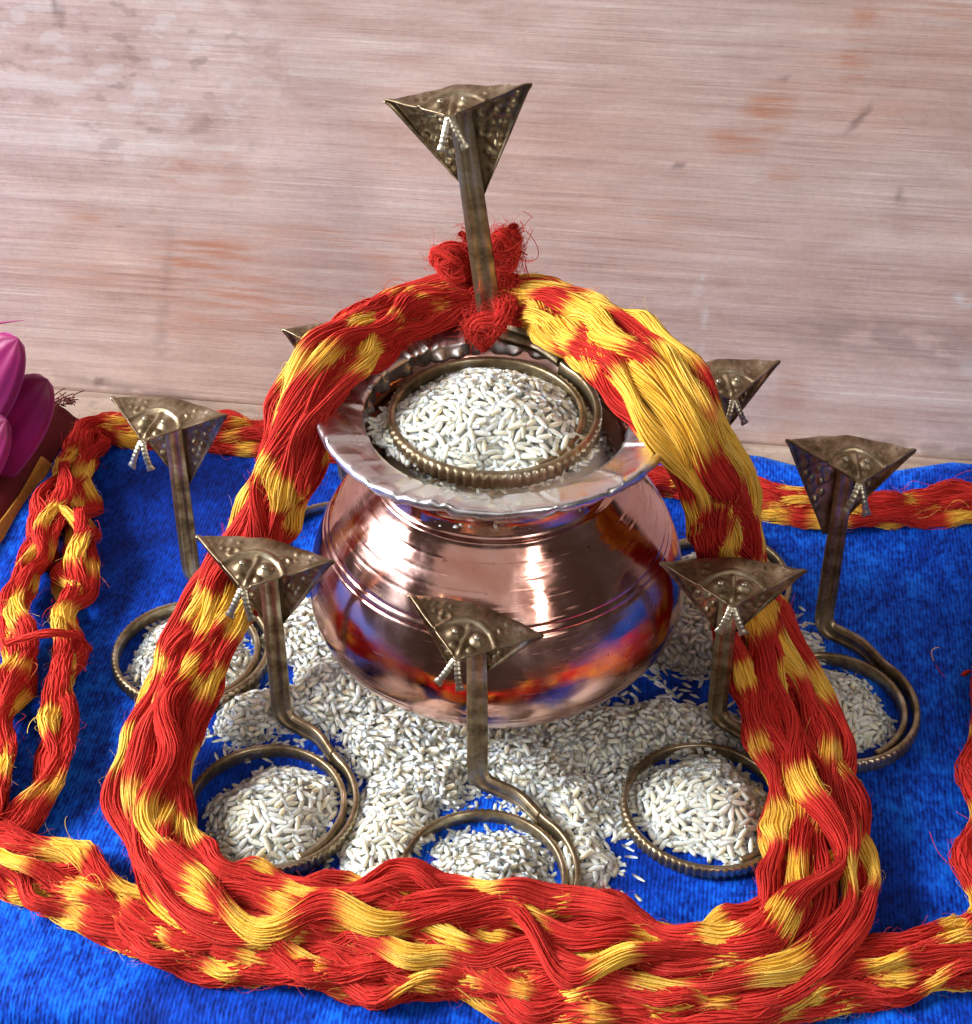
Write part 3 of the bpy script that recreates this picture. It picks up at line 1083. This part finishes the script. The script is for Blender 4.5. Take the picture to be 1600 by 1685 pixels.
# single grains and two green flakes on the velvet
from mathutils import Euler
for (px, py, a, lab) in [(1022, 1502, 1.9, "single rice grain on the velvet just above the front garland"),
                         (1312, 1050, -.4, "single rice grain on the velvet behind the right ring"),
                         (287, 1006, .3, "single rice grain on the velvet behind the left ring")]:
    p = onz(px, py, .08)
    p[2] = .095 + float(ground_z(p))
    g = place("rice_grain", grain_meshes[1], None, p)
    g.rotation_euler = (0, 0, a)
    tag(g, lab, "rice grain", "stray rice grains on the velvet")
gm = NT("green_husk").set(Base_Color=(0.01, 0.17, 0.05), Roughness=0.5).m
for (px, py, a, s, lab) in [(1051, 1436, 1.75, .8, "small green flake on the velvet beside the bright ring"),
                            (1056, 1516, -.25, 1.05, "longer dark green flake on the velvet close to the front garland")]:
    p = onz(px, py, .06)
    p[2] = .075 + float(ground_z(p))
    q = hV * np.array([.24 * s, .085 * s, .03])
    q[:, 2] += .05 * (q[:, 0] / .24) ** 2
    g = mesh("green_flake", q, [hF4, hF3], gm)
    g.location = p * CM
    g.rotation_euler = (0, 0, a)
    tag(g, lab, "flake", "green flakes on the velvet")


# ================================================================ THREAD GARLANDS
def thread_material():
    n = NT("dyed_cotton_thread")
    d = n.attr("dye")
    sh = n.attr("shade")
    fz = n.noise(n.coords(scale=(900, 900, 900)), 1, 3, 0.6)
    red = n.mix(sh, (0.43, 0.013, 0.012), (0.68, 0.062, 0.046))
    yel = n.mix(sh, (0.84, 0.42, 0.022), (0.95, 0.66, 0.15))
    f = n.mapr(n.math('ADD', d, n.math('MULTIPLY', n.math('SUBTRACT', fz, .5), .25)), .12, .88)
    colr = n.mix(f, red, yel)
    n.set(Base_Color=colr, Roughness=1.0, Specular_IOR_Level=0.03, Sheen_Weight=0.22, Sheen_Roughness=0.6, Sheen_Tint=colr, Normal=n.bump(fz, 0.5, 0.0004))
    return n.m


M_thread = thread_material()
TH = 0.0215     # thread radius


def bundle_offsets(n):
    """n thread positions in a flat unit ellipse, sunflower layout"""
    k = np.arange(n) + .5
    r = np.sqrt(k / n)
    a = k * 2.399963
    return np.stack([r * np.cos(a), r * np.sin(a)], 1)


def skein(root, ctrl, nb, nthr, seed, bw=.36, bh=.17, yellow=.28, boost=None, step=.13, wig=.10, fray=.0, floor=True, twist=.12, period=3.4, rad=TH, nhair=4000):
    """ctrl rows: x,y,z, half width, half height, facing(0 up..1 camera), split, wiggle factor"""
    r = np.random.default_rng(seed)
    C, s = resample(catmull(ctrl, len(ctrl) * 60), step)
    S = len(s)
    c = C[:, :3]
    for _ in range(3):
        c[1:-1] = .25 * c[:-2] + .5 * c[1:-1] + .25 * c[2:]
    hw, hh, fc, sp, wf = C[:, 3], C[:, 4], np.clip(C[:, 5], 0, 1), np.clip(C[:, 6], 0, 3), C[:, 7]
    T = unit(np.gradient(c, axis=0))
    ref = unit(np.stack([0 * fc, -.60 * fc, 1 - .2 * fc], 1))
    B = unit(np.cross(T, ref))
    N = np.cross(B, T)
    base = bundle_offsets(nb) * .95
    if nb > 3:                                   # relax to an even spread
        base[:, 1] *= .9
    tw = twist * wob(s, 14, r)
    bw0, bh0 = bw, bh
    hairs = []
    bscale = r.uniform(.72, 1.28, nb) if nb > 1 else np.ones(1)
    for j in range(nb):
        ca, sa = np.cos(tw), np.sin(tw)
        bx, by = base[j]
        u = bx * ca - by * sa + .12 * np.clip(wf - 1, 0, 1) * wob(s, 3.6, r) + .20 * (.4 + .6 * wf) * wob(s, 6.0, r)
        v = bx * sa + by * ca + .16 * np.clip(wf - 1, 0, 1) * wob(s, 3.4, r) + .20 * (.4 + .6 * wf) * wob(s, 5.0, r)
        m = np.maximum(np.hypot(u, v), 1.0)
        u, v = u / m, v / m
        side = 1.0 if (bx > 0) else -1.0
        lat = u * np.maximum(hw - bw0 * .6, .02) + side * sp + wig * wf * wob(s, 2.3, r) * .8
        ver = v * np.maximum(hh - bh0 * .6, .02) + wig * wf * wob(s, 1.9, r) * .6 + .008 * wf * wob(s, .95, r)
        bc = c + B * lat[:, None] + N * ver[:, None]
        bw, bh = bw0 * bscale[j], bh0 * bscale[j]
        ps = .55 * wob(s, 7, r)                   # roll of the flat bundle
        spread = np.clip(1 + .30 * wob(s, 3.4, r), .6, 1.5)
        ph0 = r.uniform(0, 6.283)
        m_ply = r.integers(5, 8)
        drift = .5 * wob(s, 9, r)
        phis = (np.arange(nthr) + r.uniform(-.25, .25, nthr)) / nthr * 2 * math.pi
        # dye bands of this bundle
        dy = np.zeros(S)
        pos = r.uniform(-period, 0)
        bands = []
        while pos < s[-1] + 2:
            pos += period * r.uniform(.45, 1.6)
            bands.append((pos, yellow * period * r.uniform(.18, .80), r.uniform(.22, .62)))
        bst = np.ones(S) if boost is None else boost(s / s[-1])
        thp, dye, shd = [], [], []
        for q_, ph in enumerate(np.concatenate([phis, [9.0]])):
            core = q_ == nthr
            if core:
                px = py = np.zeros(S)
            else:
                aa = ph + .10 * wob(s, 2.6, r) + .25 * drift + fray * .25 * wob(s, 1.1, r)
                rf = .82 + .18 * np.sqrt(np.abs(np.sin(m_ply * .5 * ph + ph0))) + .035 * wob(s, 1.6, r) + fray * .14 * wob(s, 1.0, r)
                px = rf * np.cos(aa) * bw * spread
                py = rf * np.sin(aa) * bh * (1.5 - .5 * spread)
            cx = px * np.cos(ps) - py * np.sin(ps)
            cy = px * np.sin(ps) + py * np.cos(ps)
            p = bc + B * cx[:, None] + N * cy[:, None]
            if core:
                corep = p
            else:
                thp.append(p)
            dj = 0.0 if core else r.normal(0, .10)
            dv = np.zeros(S)
            for (q0, hl, sf) in bands:
                k = np.abs(s + dj - q0)
                h2 = hl * bst
                dv = np.maximum(dv, 1 - sstep(k, h2 - sf, h2 + sf))
            if core:
                cored = dv
            else:
                dye.append(dv)
                shd.append(np.full(S, np.clip(r.normal(.5, .22), 0, 1)))
        P = np.array(thp)
        if floor:
            g = ground_z(P)
            lowz = g + .07
            under = P[..., 2] < lowz
            P[..., 2] = np.where(under, lowz + .12 * (1 - np.exp(-(lowz - P[..., 2]) * 1.2)), P[..., 2])
        D_ = np.array(dye)
        ti, si = r.integers(0, len(P), nhair // nb + 1), r.integers(2, S - 2, nhair // nb + 1)
        hairs.append((P[ti, si], unit(P[ti, si] - bc[si]), unit(P[ti, si + 1] - P[ti, si - 1]), D_[ti, si]))
        V, F = tubes(P, N[None], rad * r.uniform(.85, 1.15), 3)
        o3 = np.array(root.location) / CM
        d5 = np.repeat(np.array(dye).reshape(-1), 3)
        s5 = np.repeat(np.array(shd).reshape(-1), 3)
        # filling of the strand, just under its outer threads
        nk = 10
        ka = np.arange(nk) / nk * 2 * math.pi
        kx, ky = np.cos(ka)[None] * (bw * .84 * spread)[:, None], np.sin(ka)[None] * (bh * .84 * (1.5 - .5 * spread))[:, None]
        cxx = kx * np.cos(ps)[:, None] - ky * np.sin(ps)[:, None]
        cyy = kx * np.sin(ps)[:, None] + ky * np.cos(ps)[:, None]
        Vc = (bc[:, None] + B[:, None] * cxx[..., None] + N[:, None] * cyy[..., None])
        if floor:
            Vc[..., 2] = np.maximum(Vc[..., 2], ground_z(Vc) + .05)
        F = np.vstack([F, grid_faces(S, nk, wrap_v=True) + len(V)])
        V = np.vstack([V, Vc.reshape(-1, 3)])
        d5 = np.concatenate([d5, np.repeat(cored, nk)])
        s5 = np.concatenate([s5, np.full(S * nk, .35)])
        mesh("strand", V - o3, F, M_thread, parent=root, attrs={"dye": d5, "shade": s5})
    return [np.concatenate([h[k] for h in hairs]) for k in range(4)]


def fuzz(root, H, n, seed, name, rad, Lr, lift, curl, S=5, floor=True):
    """fine cotton hairs growing out of the threads, each in its thread's colour"""
    r = np.random.default_rng(seed)
    o3 = np.array(root.location) / CM
    up_ = (H[1] @ unit(np.array([0, -.5, .85]))) > -.15
    idx = r.permutation(np.nonzero(up_)[0])[:n]
    p0, out, tan, dy = (h[idx] for h in H)
    n = len(p0)
    tan = tan * r.choice([-1, 1], n)[:, None]
    side = np.cross(tan, out)
    L = r.uniform(*Lr, n)[:, None, None]
    q = np.linspace(0, 1, S)[None, :, None]
    k1, k2, ph = r.uniform(*lift, (n, 1, 1)), r.uniform(2, 6, (n, 1, 1)), r.uniform(0, 6.28, (n, 1, 1))
    arch = np.where(r.random((n, 1, 1)) < .5, q, np.sin(q * math.pi) * .6)
    p = p0[:, None] + L * (tan[:, None] * q + out[:, None] * k1 * arch + side[:, None] * curl * np.sin(q * k2 + ph) * q + out[:, None] * curl * .5 * np.cos(q * k2 + ph) * q)
    if floor:
        p[..., 2] = np.maximum(p[..., 2], .05)
    V, F = tubes(p, unit(np.array([.3, -.6, .7])), rad * r.uniform(.7, 1.4, (n, 1)), 3)
    m = S * 3
    o = mesh(name, V - o3, F, M_thread, parent=root, attrs={"dye": np.repeat(dy, m), "shade": np.repeat(r.uniform(.6, 1, n), m)})
    o["kind"] = "stuff"


def Z(px, py, z, hw, hh, fc=1.0, sp=0.0, wf=1.0):
    return [*onz(px, py, z), hw, hh, fc, sp, wf]


def Yp(px, py, Y, hw, hh, fc=1.0, sp=0.0, wf=1.0):
    return [*ony(px, py, Y), hw, hh, fc, sp, wf]


# --- A: the tall loop tied to the large cobra, hanging over the rim and lying across the front
gA = empty("thread_garland", (-4.0, -6.0, 0))
tag(gA, "thick red and yellow garland tied to the largest cobra, draped over the pot", "garland", "red and yellow thread garlands")
left_leg = [Yp(815, 497, 4.25, .55, .45), Yp(745, 492, 4.15, .72, .5), Yp(665, 522, 3.3, .95, .55), Yp(586, 556, 1.7, .98, .58), Z(522, 632, 9.3, .86, .58),
            Z(479, 735, 7.8, .86, .6), Z(446, 825, 5.9, .90, .6), Z(408, 905, 4.5, .92, .6), Z(366, 990, 3.1, .98, .62), Z(318, 1090, 1.9, 1.02, .66),
            Z(276, 1195, 1.5, 1.05, .8, .8), Z(252, 1300, 1.15, 1.08, .8, .6), Z(262, 1395, .8, 1.0, .62, .3), Z(325, 1475, .85, 1.15, .66, .3), Z(430, 1508, .85, 1.3, .72, .3, 0, 1.4), Z(560, 1516, .85, 1.4, .75, .3, 0, 1.6),
            Z(720, 1522, .85, 1.45, .7, .3, 0, 1.7), Z(880, 1545, .85, 1.45, .7, .3, 0, 1.7), Z(1030, 1574, .85, 1.42, .78, .3, 0, 1.6), Z(1160, 1590, .9, 1.35, .75, .3, 0, 1.3), Z(1262, 1568, .95, 1.3, .72, .3), Z(1330, 1505, .95, 1.4, .72, .4),
            Z(1352, 1420, .9, 1.5, .7, .5), Z(1345, 1330, .95, 1.5, .7, .6), Z(1316, 1235, 1.1, 1.42, .66, .8), Z(1278, 1140, 1.55, 1.3, .62), Z(1240, 1045, 2.6, 1.15, .6), Z(1212, 960, 3.9, 1.05, .6),
            Z(1195, 870, 5.7, 1.05, .6), Z(1170, 775, 7.9, 1.08, .62), Z(1122, 685, 9.35, 1.2, .62), Z(1050, 605, 9.75, 1.25, .62), Yp(972, 548, 1.9, 1.15, .58), Yp(900, 503, 3.5, .98, .52), Yp(835, 490, 4.2, .6, .48)]


def boostA(q):
    # the upper right leg is mostly yellow
    return (1 + 1.7 * sstep(q, .79, .85)) * (.15 + .85 * sstep(q, .055, .075))


cA = skein(gA, left_leg, 12, 44, 101, bw=.33, bh=.28, yellow=.27, boost=boostA, wig=.06, period=3.6, step=.19, nhair=16000)
fuzz(gA, cA, 9000, 17, "cotton_fuzz", .0028, (.10, .42), (.15, .8), .22)
fuzz(gA, cA, 120, 19, "loose_fibres", .007, (.4, 1.1), (.15, .5), .30, S=18)

# --- B: the garland laid round the edge of the setting
gB = empty("thread_garland", (-11.0, -6.0, 0))
tag(gB, "thin frayed red and yellow garland laid flat around the edge of the setting", "garland", "red and yellow thread garlands")
zb = .45
edge_path = [Z(1680, 838, zb, .55, .42, .5), Z(1560, 832, zb, .6, .45, .5), Z(1400, 838, zb, .62, .45, .5), Z(1260, 822, zb, .6, .45, .5), Z(1120, 795, zb, .6, .45, .5), Z(900, 770, zb, .6, .45, .5), Z(650, 740, zb, .6, .45, .5),
             Z(450, 718, zb, .75, .5, .5), Z(330, 712, zb, .75, .5, .5), Z(215, 704, .5, .62, .5, .5), Z(152, 716, .55, .55, .5, .3), Z(126, 764, .8, .7, .65, .2, .05, 1.4), Z(110, 834, .8, .85, .65, .2, .1, 1.6),
             Z(90, 914, .8, .75, .65, .2, .35, 1.7), Z(72, 1004, .8, .65, .62, .2, .5, 1.7), Z(64, 1094, .8, .62, .6, .2, .45, 1.5), Z(50, 1192, .75, .6, .58, .2, .5, 1.4), Z(34, 1290, .65, .58, .5, .2, .45, 1.3), Z(0, 1362, .5, .7, .45, .2, .2, 1.2), Z(-45, 1378, .5, .7, .45, .2), Z(-20, 1398, .5, .8, .45, .2, 0, 1.3),
             Z(60, 1432, .5, .95, .45, .2, .1, 1.6), Z(150, 1478, .5, 1.0, .45, .2, .1, 1.6), Z(250, 1530, .5, .9, .45, .2, 0, 1.4), Z(380, 1570, .5, .75, .45, .2, 0, 1.5), Z(560, 1595, .5, .7, .45, .2, 0, 1.6), Z(760, 1615, .5, .75, .45, .2, 0, 1.6), Z(960, 1642, .5, .82, .45, .2, 0, 1.6), Z(1140, 1658, .5, .9, .45, .2, 0, 1.5), Z(1270, 1648, .5, .9, .45, .2, 0, 1.4),
             Z(1380, 1612, .5, .9, .45, .2, 0, 1.3), Z(1480, 1590, .5, .95, .45, .2, 0, 1.3), Z(1575, 1575, .5, .9, .45, .2), Z(1640, 1545, .5, .8, .45, .2), Z(1648, 1470, .5, .85, .45, .2, 0, 1.5), Z(1640, 1380, .5, .85, .45, .2, 0, 1.5), Z(1636, 1280, .5, .8, .45, .2, 0, 1.4), Z(1645, 1180, .5, .7, .45, .2), Z(1670, 1050, .5, .7, .45, .2), Z(1690, 900, .5, .6, .42, .2)]
cB = skein(gB, edge_path, 9, 28, 202, bw=.27, bh=.18, yellow=.24, wig=.10, fray=.6, period=2.8, step=.22, nhair=14000)
fuzz(gB, cB, 8000, 18, "cotton_fuzz", .0028, (.10, .45), (.15, .9), .25)
fuzz(gB, cB, 230, 20, "loose_fibres", .008, (.4, 1.1), (.2, .7), .35, S=18)


# --- knot of the tall garland: red loops and a hanging end behind and before the stem
def loop(pts, nthr, bw, bh, seed, nb=1, fray=.5, wig=.05):
    ctrl = [[*p, bw * 1.1, bh * 1.1, 1.0, 0, 1.0] for p in pts]
    return skein(gA, ctrl, nb, nthr, seed, bw=bw, bh=bh, yellow=0.0, wig=wig, fray=fray, floor=False, step=.07, period=50, rad=.024)


ks = TC[1] + YB * ST
Yk = ks + .85
def tangle(px, py, Y, rx, ry, rz, seed, nthr=20, bw=.13):
    """loose ball of looped yarn"""
    r = np.random.default_rng(seed)
    c0 = ony(px, py, Y)
    P = []
    a = r.uniform(0, 6.28)
    for i in range(15):
        a += r.uniform(1.1, 2.4)
        b_ = r.uniform(-1.1, 1.1)
        P.append(c0 + np.array([rx * math.cos(a) * math.cos(b_), ry * math.sin(b_ * 1.3) * .9, rz * math.sin(a) * math.cos(b_)]) * r.uniform(.75, 1.0))
    return loop(P, nthr, bw, bw * .85, seed, fray=1.0, wig=.10)


k1 = tangle(742, 432, Yk, .50, .34, .40, 301)
k1b = tangle(752, 440, Yk + .1, .42, .3, .34, 311)
k2 = tangle(826, 415, Yk, .34, .3, .52, 302)
k2b = tangle(832, 400, Yk, .28, .28, .42, 312)
k3 = loop([ony(838, 455, Yk), ony(838, 490, Yk - .5), ony(832, 520, ks - .55), ony(815, 548, ks - .62), ony(792, 572, ks - .6)], 36, .24, .2, 303)
k4 = loop([ony(830, 535, ks - .5), ony(805, 530, ks - .6), ony(783, 533, ks - .62), ony(776, 548, ks - .6), ony(790, 556, ks - .6), ony(804, 546, ks - .55)], 28, .16, .14, 304)
k5 = loop([ony(770, 500, Yk), ony(790, 475, Yk - .1), ony(815, 470, Yk - .1), ony(845, 480, Yk), ony(850, 505, Yk)], 44, .34, .3, 305)
k7 = loop([ony(815, 460, Yk), ony(842, 432, Yk + .1), ony(848, 405, Yk), ony(838, 380, Yk), ony(845, 366, Yk - .05)], 24, .16, .14, 307, fray=1.0, wig=.12)
k8 = loop([ony(780, 440, Yk), ony(772, 415, Yk + .1), ony(765, 395, Yk), ony(755, 385, Yk)], 12, .08, .07, 308, fray=1.0, wig=.12)
for j_, kk in enumerate((k1, k1b, k2, k2b, k3, k4, k7, k8)):
    fuzz(gA, kk, 380, 400 + j_, "cotton_fuzz", .004, (.10, .42), (.3, 1.1), .35, S=7, floor=False)
fuzz(gA, k7, 26, 431, "loose_fibres", .012, (.3, .75), (.6, 1.4), .45, S=14, floor=False)

# small twisted tie with a free end across the left side of the edge garland
tie = [[*onz(10, 1062, 1.4), .10, .08, .3, 0, 1], [*onz(60, 1045, 1.7), .12, .10, .3, 0, 1], [*onz(100, 1040, 1.7), .10, .08, .3, 0, 1], [*onz(128, 1050, 1.0), .12, .1, .3, 0, 1], [*onz(150, 1072, .25), .06, .06, .3, 0, 1]]
skein(gB, tie, 1, 16, 601, bw=.10, bh=.08, yellow=0, wig=.06, fray=.9, step=.06, period=50, rad=.02)

# ================================================================ MAROON CLOTH AND MAGENTA FLOWER AT THE LEFT EDGE
def fabric(name, c, sheen, rough=.75):
    n = NT(name)
    wv = n.noise(n.coords(scale=(900, 900, 900)), 1, 2, .5)
    n.set(Base_Color=n.mix(n.mapr(wv, .3, .7), tuple(k * .7 for k in c), c), Roughness=rough, Sheen_Weight=sheen, Normal=n.bump(wv, .4, .0003))
    return n.m


M_maroon = fabric("maroon_cloth", (0.13, 0.005, 0.010), .0, .9)
M_gold = fabric("gold_border", (0.50, 0.21, 0.010), .1)
pA, pB = onz(126, 668, .7), onz(-12, 880, .5)          # right-hand edge of the folded cloth
pC, pD = onz(-160, 705, 1.1), onz(-300, 940, .8)
nu, nv = 46, 46
U, Vv = np.meshgrid(np.linspace(0, 1, nu), np.linspace(0, 1, nv), indexing='ij')
G = (pA * (1 - U)[..., None] + pC * U[..., None]) * (1 - Vv)[..., None] + (pB * (1 - U)[..., None] + pD * U[..., None]) * Vv[..., None]
G[..., 2] += .18 * np.sin(U * 9 + Vv * 2) * sstep(U, 0, .3) + .10 * np.sin(Vv * 7) - .62 * (1 - sstep(U, 0, .16)) ** 2
mr = empty("folded_cloth", (pA[0], pA[1], 0))
tag(mr, "folded maroon cloth with gold border lying under the magenta flower", "cloth")
o3 = np.array([pA[0], pA[1], 0])
cl = mesh("cloth_fold", G.reshape(-1, 3) - o3, grid_faces(nu, nv), M_maroon, parent=mr)
m = cl.modifiers.new("thickness", 'SOLIDIFY'); m.thickness = .0025; m.offset = 0
# gold border band along the lower half of the right-hand edge
U, Vv = np.meshgrid(np.linspace(-.03, .03, 8), np.linspace(.40, 1.12, 30), indexing='ij')
G2 = (pA * (1 - U)[..., None] + pC * U[..., None]) * (1 - Vv)[..., None] + (pB * (1 - U)[..., None] + pD * U[..., None]) * Vv[..., None]
G2[..., 2] += -.10 + .10 * np.sin(Vv * 7) - .35 * (1 - sstep(U, -.03, .03))
gb = mesh("gold_border", G2.reshape(-1, 3) - o3, grid_faces(8, 30), M_gold, parent=mr)
m = gb.modifiers.new("thickness", 'SOLIDIFY'); m.thickness = .0015; m.offset = 0
# frayed corner
r = np.random.default_rng(77)
Vs, Fs, off = [], [], 0
for k in range(46):
    f = r.uniform(0, .30)
    p0 = pA * (1 - f) + pC * f
    p0[2] = .75 + .2 * r.random()
    q = np.linspace(0, 1, 14)
    dirv = np.array([r.normal(.25, .35), r.uniform(.1, 1.0), r.uniform(.1, .8)]) * r.uniform(.3, .75)
    p = p0 + dirv * q[:, None] + np.stack([.10 * np.sin(q * 6 + k), .06 * np.cos(q * 5 + k), -.25 * q ** 2], 1)
    V, F = tubes(p[None], np.array([.3, -.6, .7]), .018, 4)
    Vs.append(V); Fs.append(F + off); off += len(V)
fy = mesh("frayed_edge", np.vstack(Vs) - o3, np.vstack(Fs), M_maroon, parent=mr)
fy["kind"] = "stuff"

n = NT("magenta_satin")
wv = n.noise(n.coords(scale=(40, 40, 40)), 1, 2, .5)
n.set(Base_Color=n.ramp(wv, [(.3, (0.15, 0.001, 0.035)), (.7, (0.30, 0.002, 0.105))]), Roughness=.5, Sheen_Weight=.4, Sheen_Tint=(1.0, .25, .8), Normal=n.bump(wv, .1, .001))
M_mag = n.m
fx = ony(-70, 700, 8.2)
flw = empty("satin_flower", (fx[0], fx[1], 0))
tag(flw, "glossy magenta satin flower, only its petal tips showing at the left edge", "flower")


def petal(tip, base, w, th, curl):
    tip, base = np.array(tip), np.array(base)
    nu, nv = 34, 60
    q = np.linspace(0, 1, nu)
    ax = unit(base - tip)
    side = unit(np.cross(ax, np.array([0, -.75, .65])))
    nn = np.cross(side, ax)
    L = np.linalg.norm(base - tip)
    prof = np.sqrt(np.clip(1 - (1 - np.clip(q / .38, 0, 1)) ** 2.2, 0, 1)) * (1 - .35 * sstep(q, .45, 1))
    a = np.arange(nv) / nv * 2 * math.pi
    ctr = tip + ax * (q * L)[:, None] + nn * (curl * np.sin(q * 2.2))[:, None]
    V = ctr[:, None] + prof[:, None, None] * (w * np.cos(a)[None, :, None] * side + (th * np.sin(a) + .12 * w * np.cos(a) ** 2 + .035 * np.cos(9 * a) * np.sin(a))[None, :, None] * nn)
    return V.reshape(-1, 3), grid_faces(nu, nv, wrap_v=True)


for (t_, b_, w_, th_, cu_, Y1, Y2) in [((30, 556), (-120, 800), 1.1, .55, .25, 7.6, 9.2), ((78, 624), (-60, 830), 1.05, .55, .3, 8.0, 9.2), ((-20, 500), (-160, 760), 1.1, .5, .3, 8.6, 9.4), ((10, 690), (-150, 860), 1.2, .5, .2, 7.0, 9.0)]:
    V, F = petal(ony(*t_, Y1), ony(*b_, Y2), w_, th_, cu_)
    mesh("petal", V - np.array([fx[0], fx[1], 0]), F, M_mag, parent=flw)
q = np.linspace(0, 1, 16)
p = ony(-30, 534, 8.3) * (1 - q)[:, None] + ony(40, 527, 8.0) * q[:, None]
V, F = tubes(p[None], np.array([0, -.6, .8]), (.06 * (1 - q) + .008)[None], 6)
mesh("stamen", V - np.array([fx[0], fx[1], 0]), F, M_mag, parent=flw)


# a stray end of thread on the velvet near the right edge
lt = empty("loose_thread", onz(1560, 1090, 0.0))
tag(lt, "thin stray end of thread curling on the velvet behind the right edge garland", "thread")
o3 = onz(1560, 1090, 0.0)
for pts_, rad_, dyv in [([(1538, 1092), (1533, 1074), (1545, 1066), (1562, 1072), (1585, 1088), (1604, 1100)], .012, .9),
                        ([(1584, 1112), (1596, 1104), (1615, 1098)], .07, 0.0), ([(1538, 1092), (1552, 1112), (1580, 1122), (1600, 1121)], .009, .1)]:
    p = catmull([onz(*q_, .1) for q_ in pts_], 40)
    p[:, 2] = .10 + ground_z(p) + .04 * np.sin(np.linspace(0, 7, 40))
    V, F = tubes(p[None], np.array([.1, -.5, .8]), rad_, 6)
    mesh("thread_end", V - o3, F, M_thread, parent=lt, attrs={"dye": np.full(len(V), dyv), "shade": np.full(len(V), .5)})
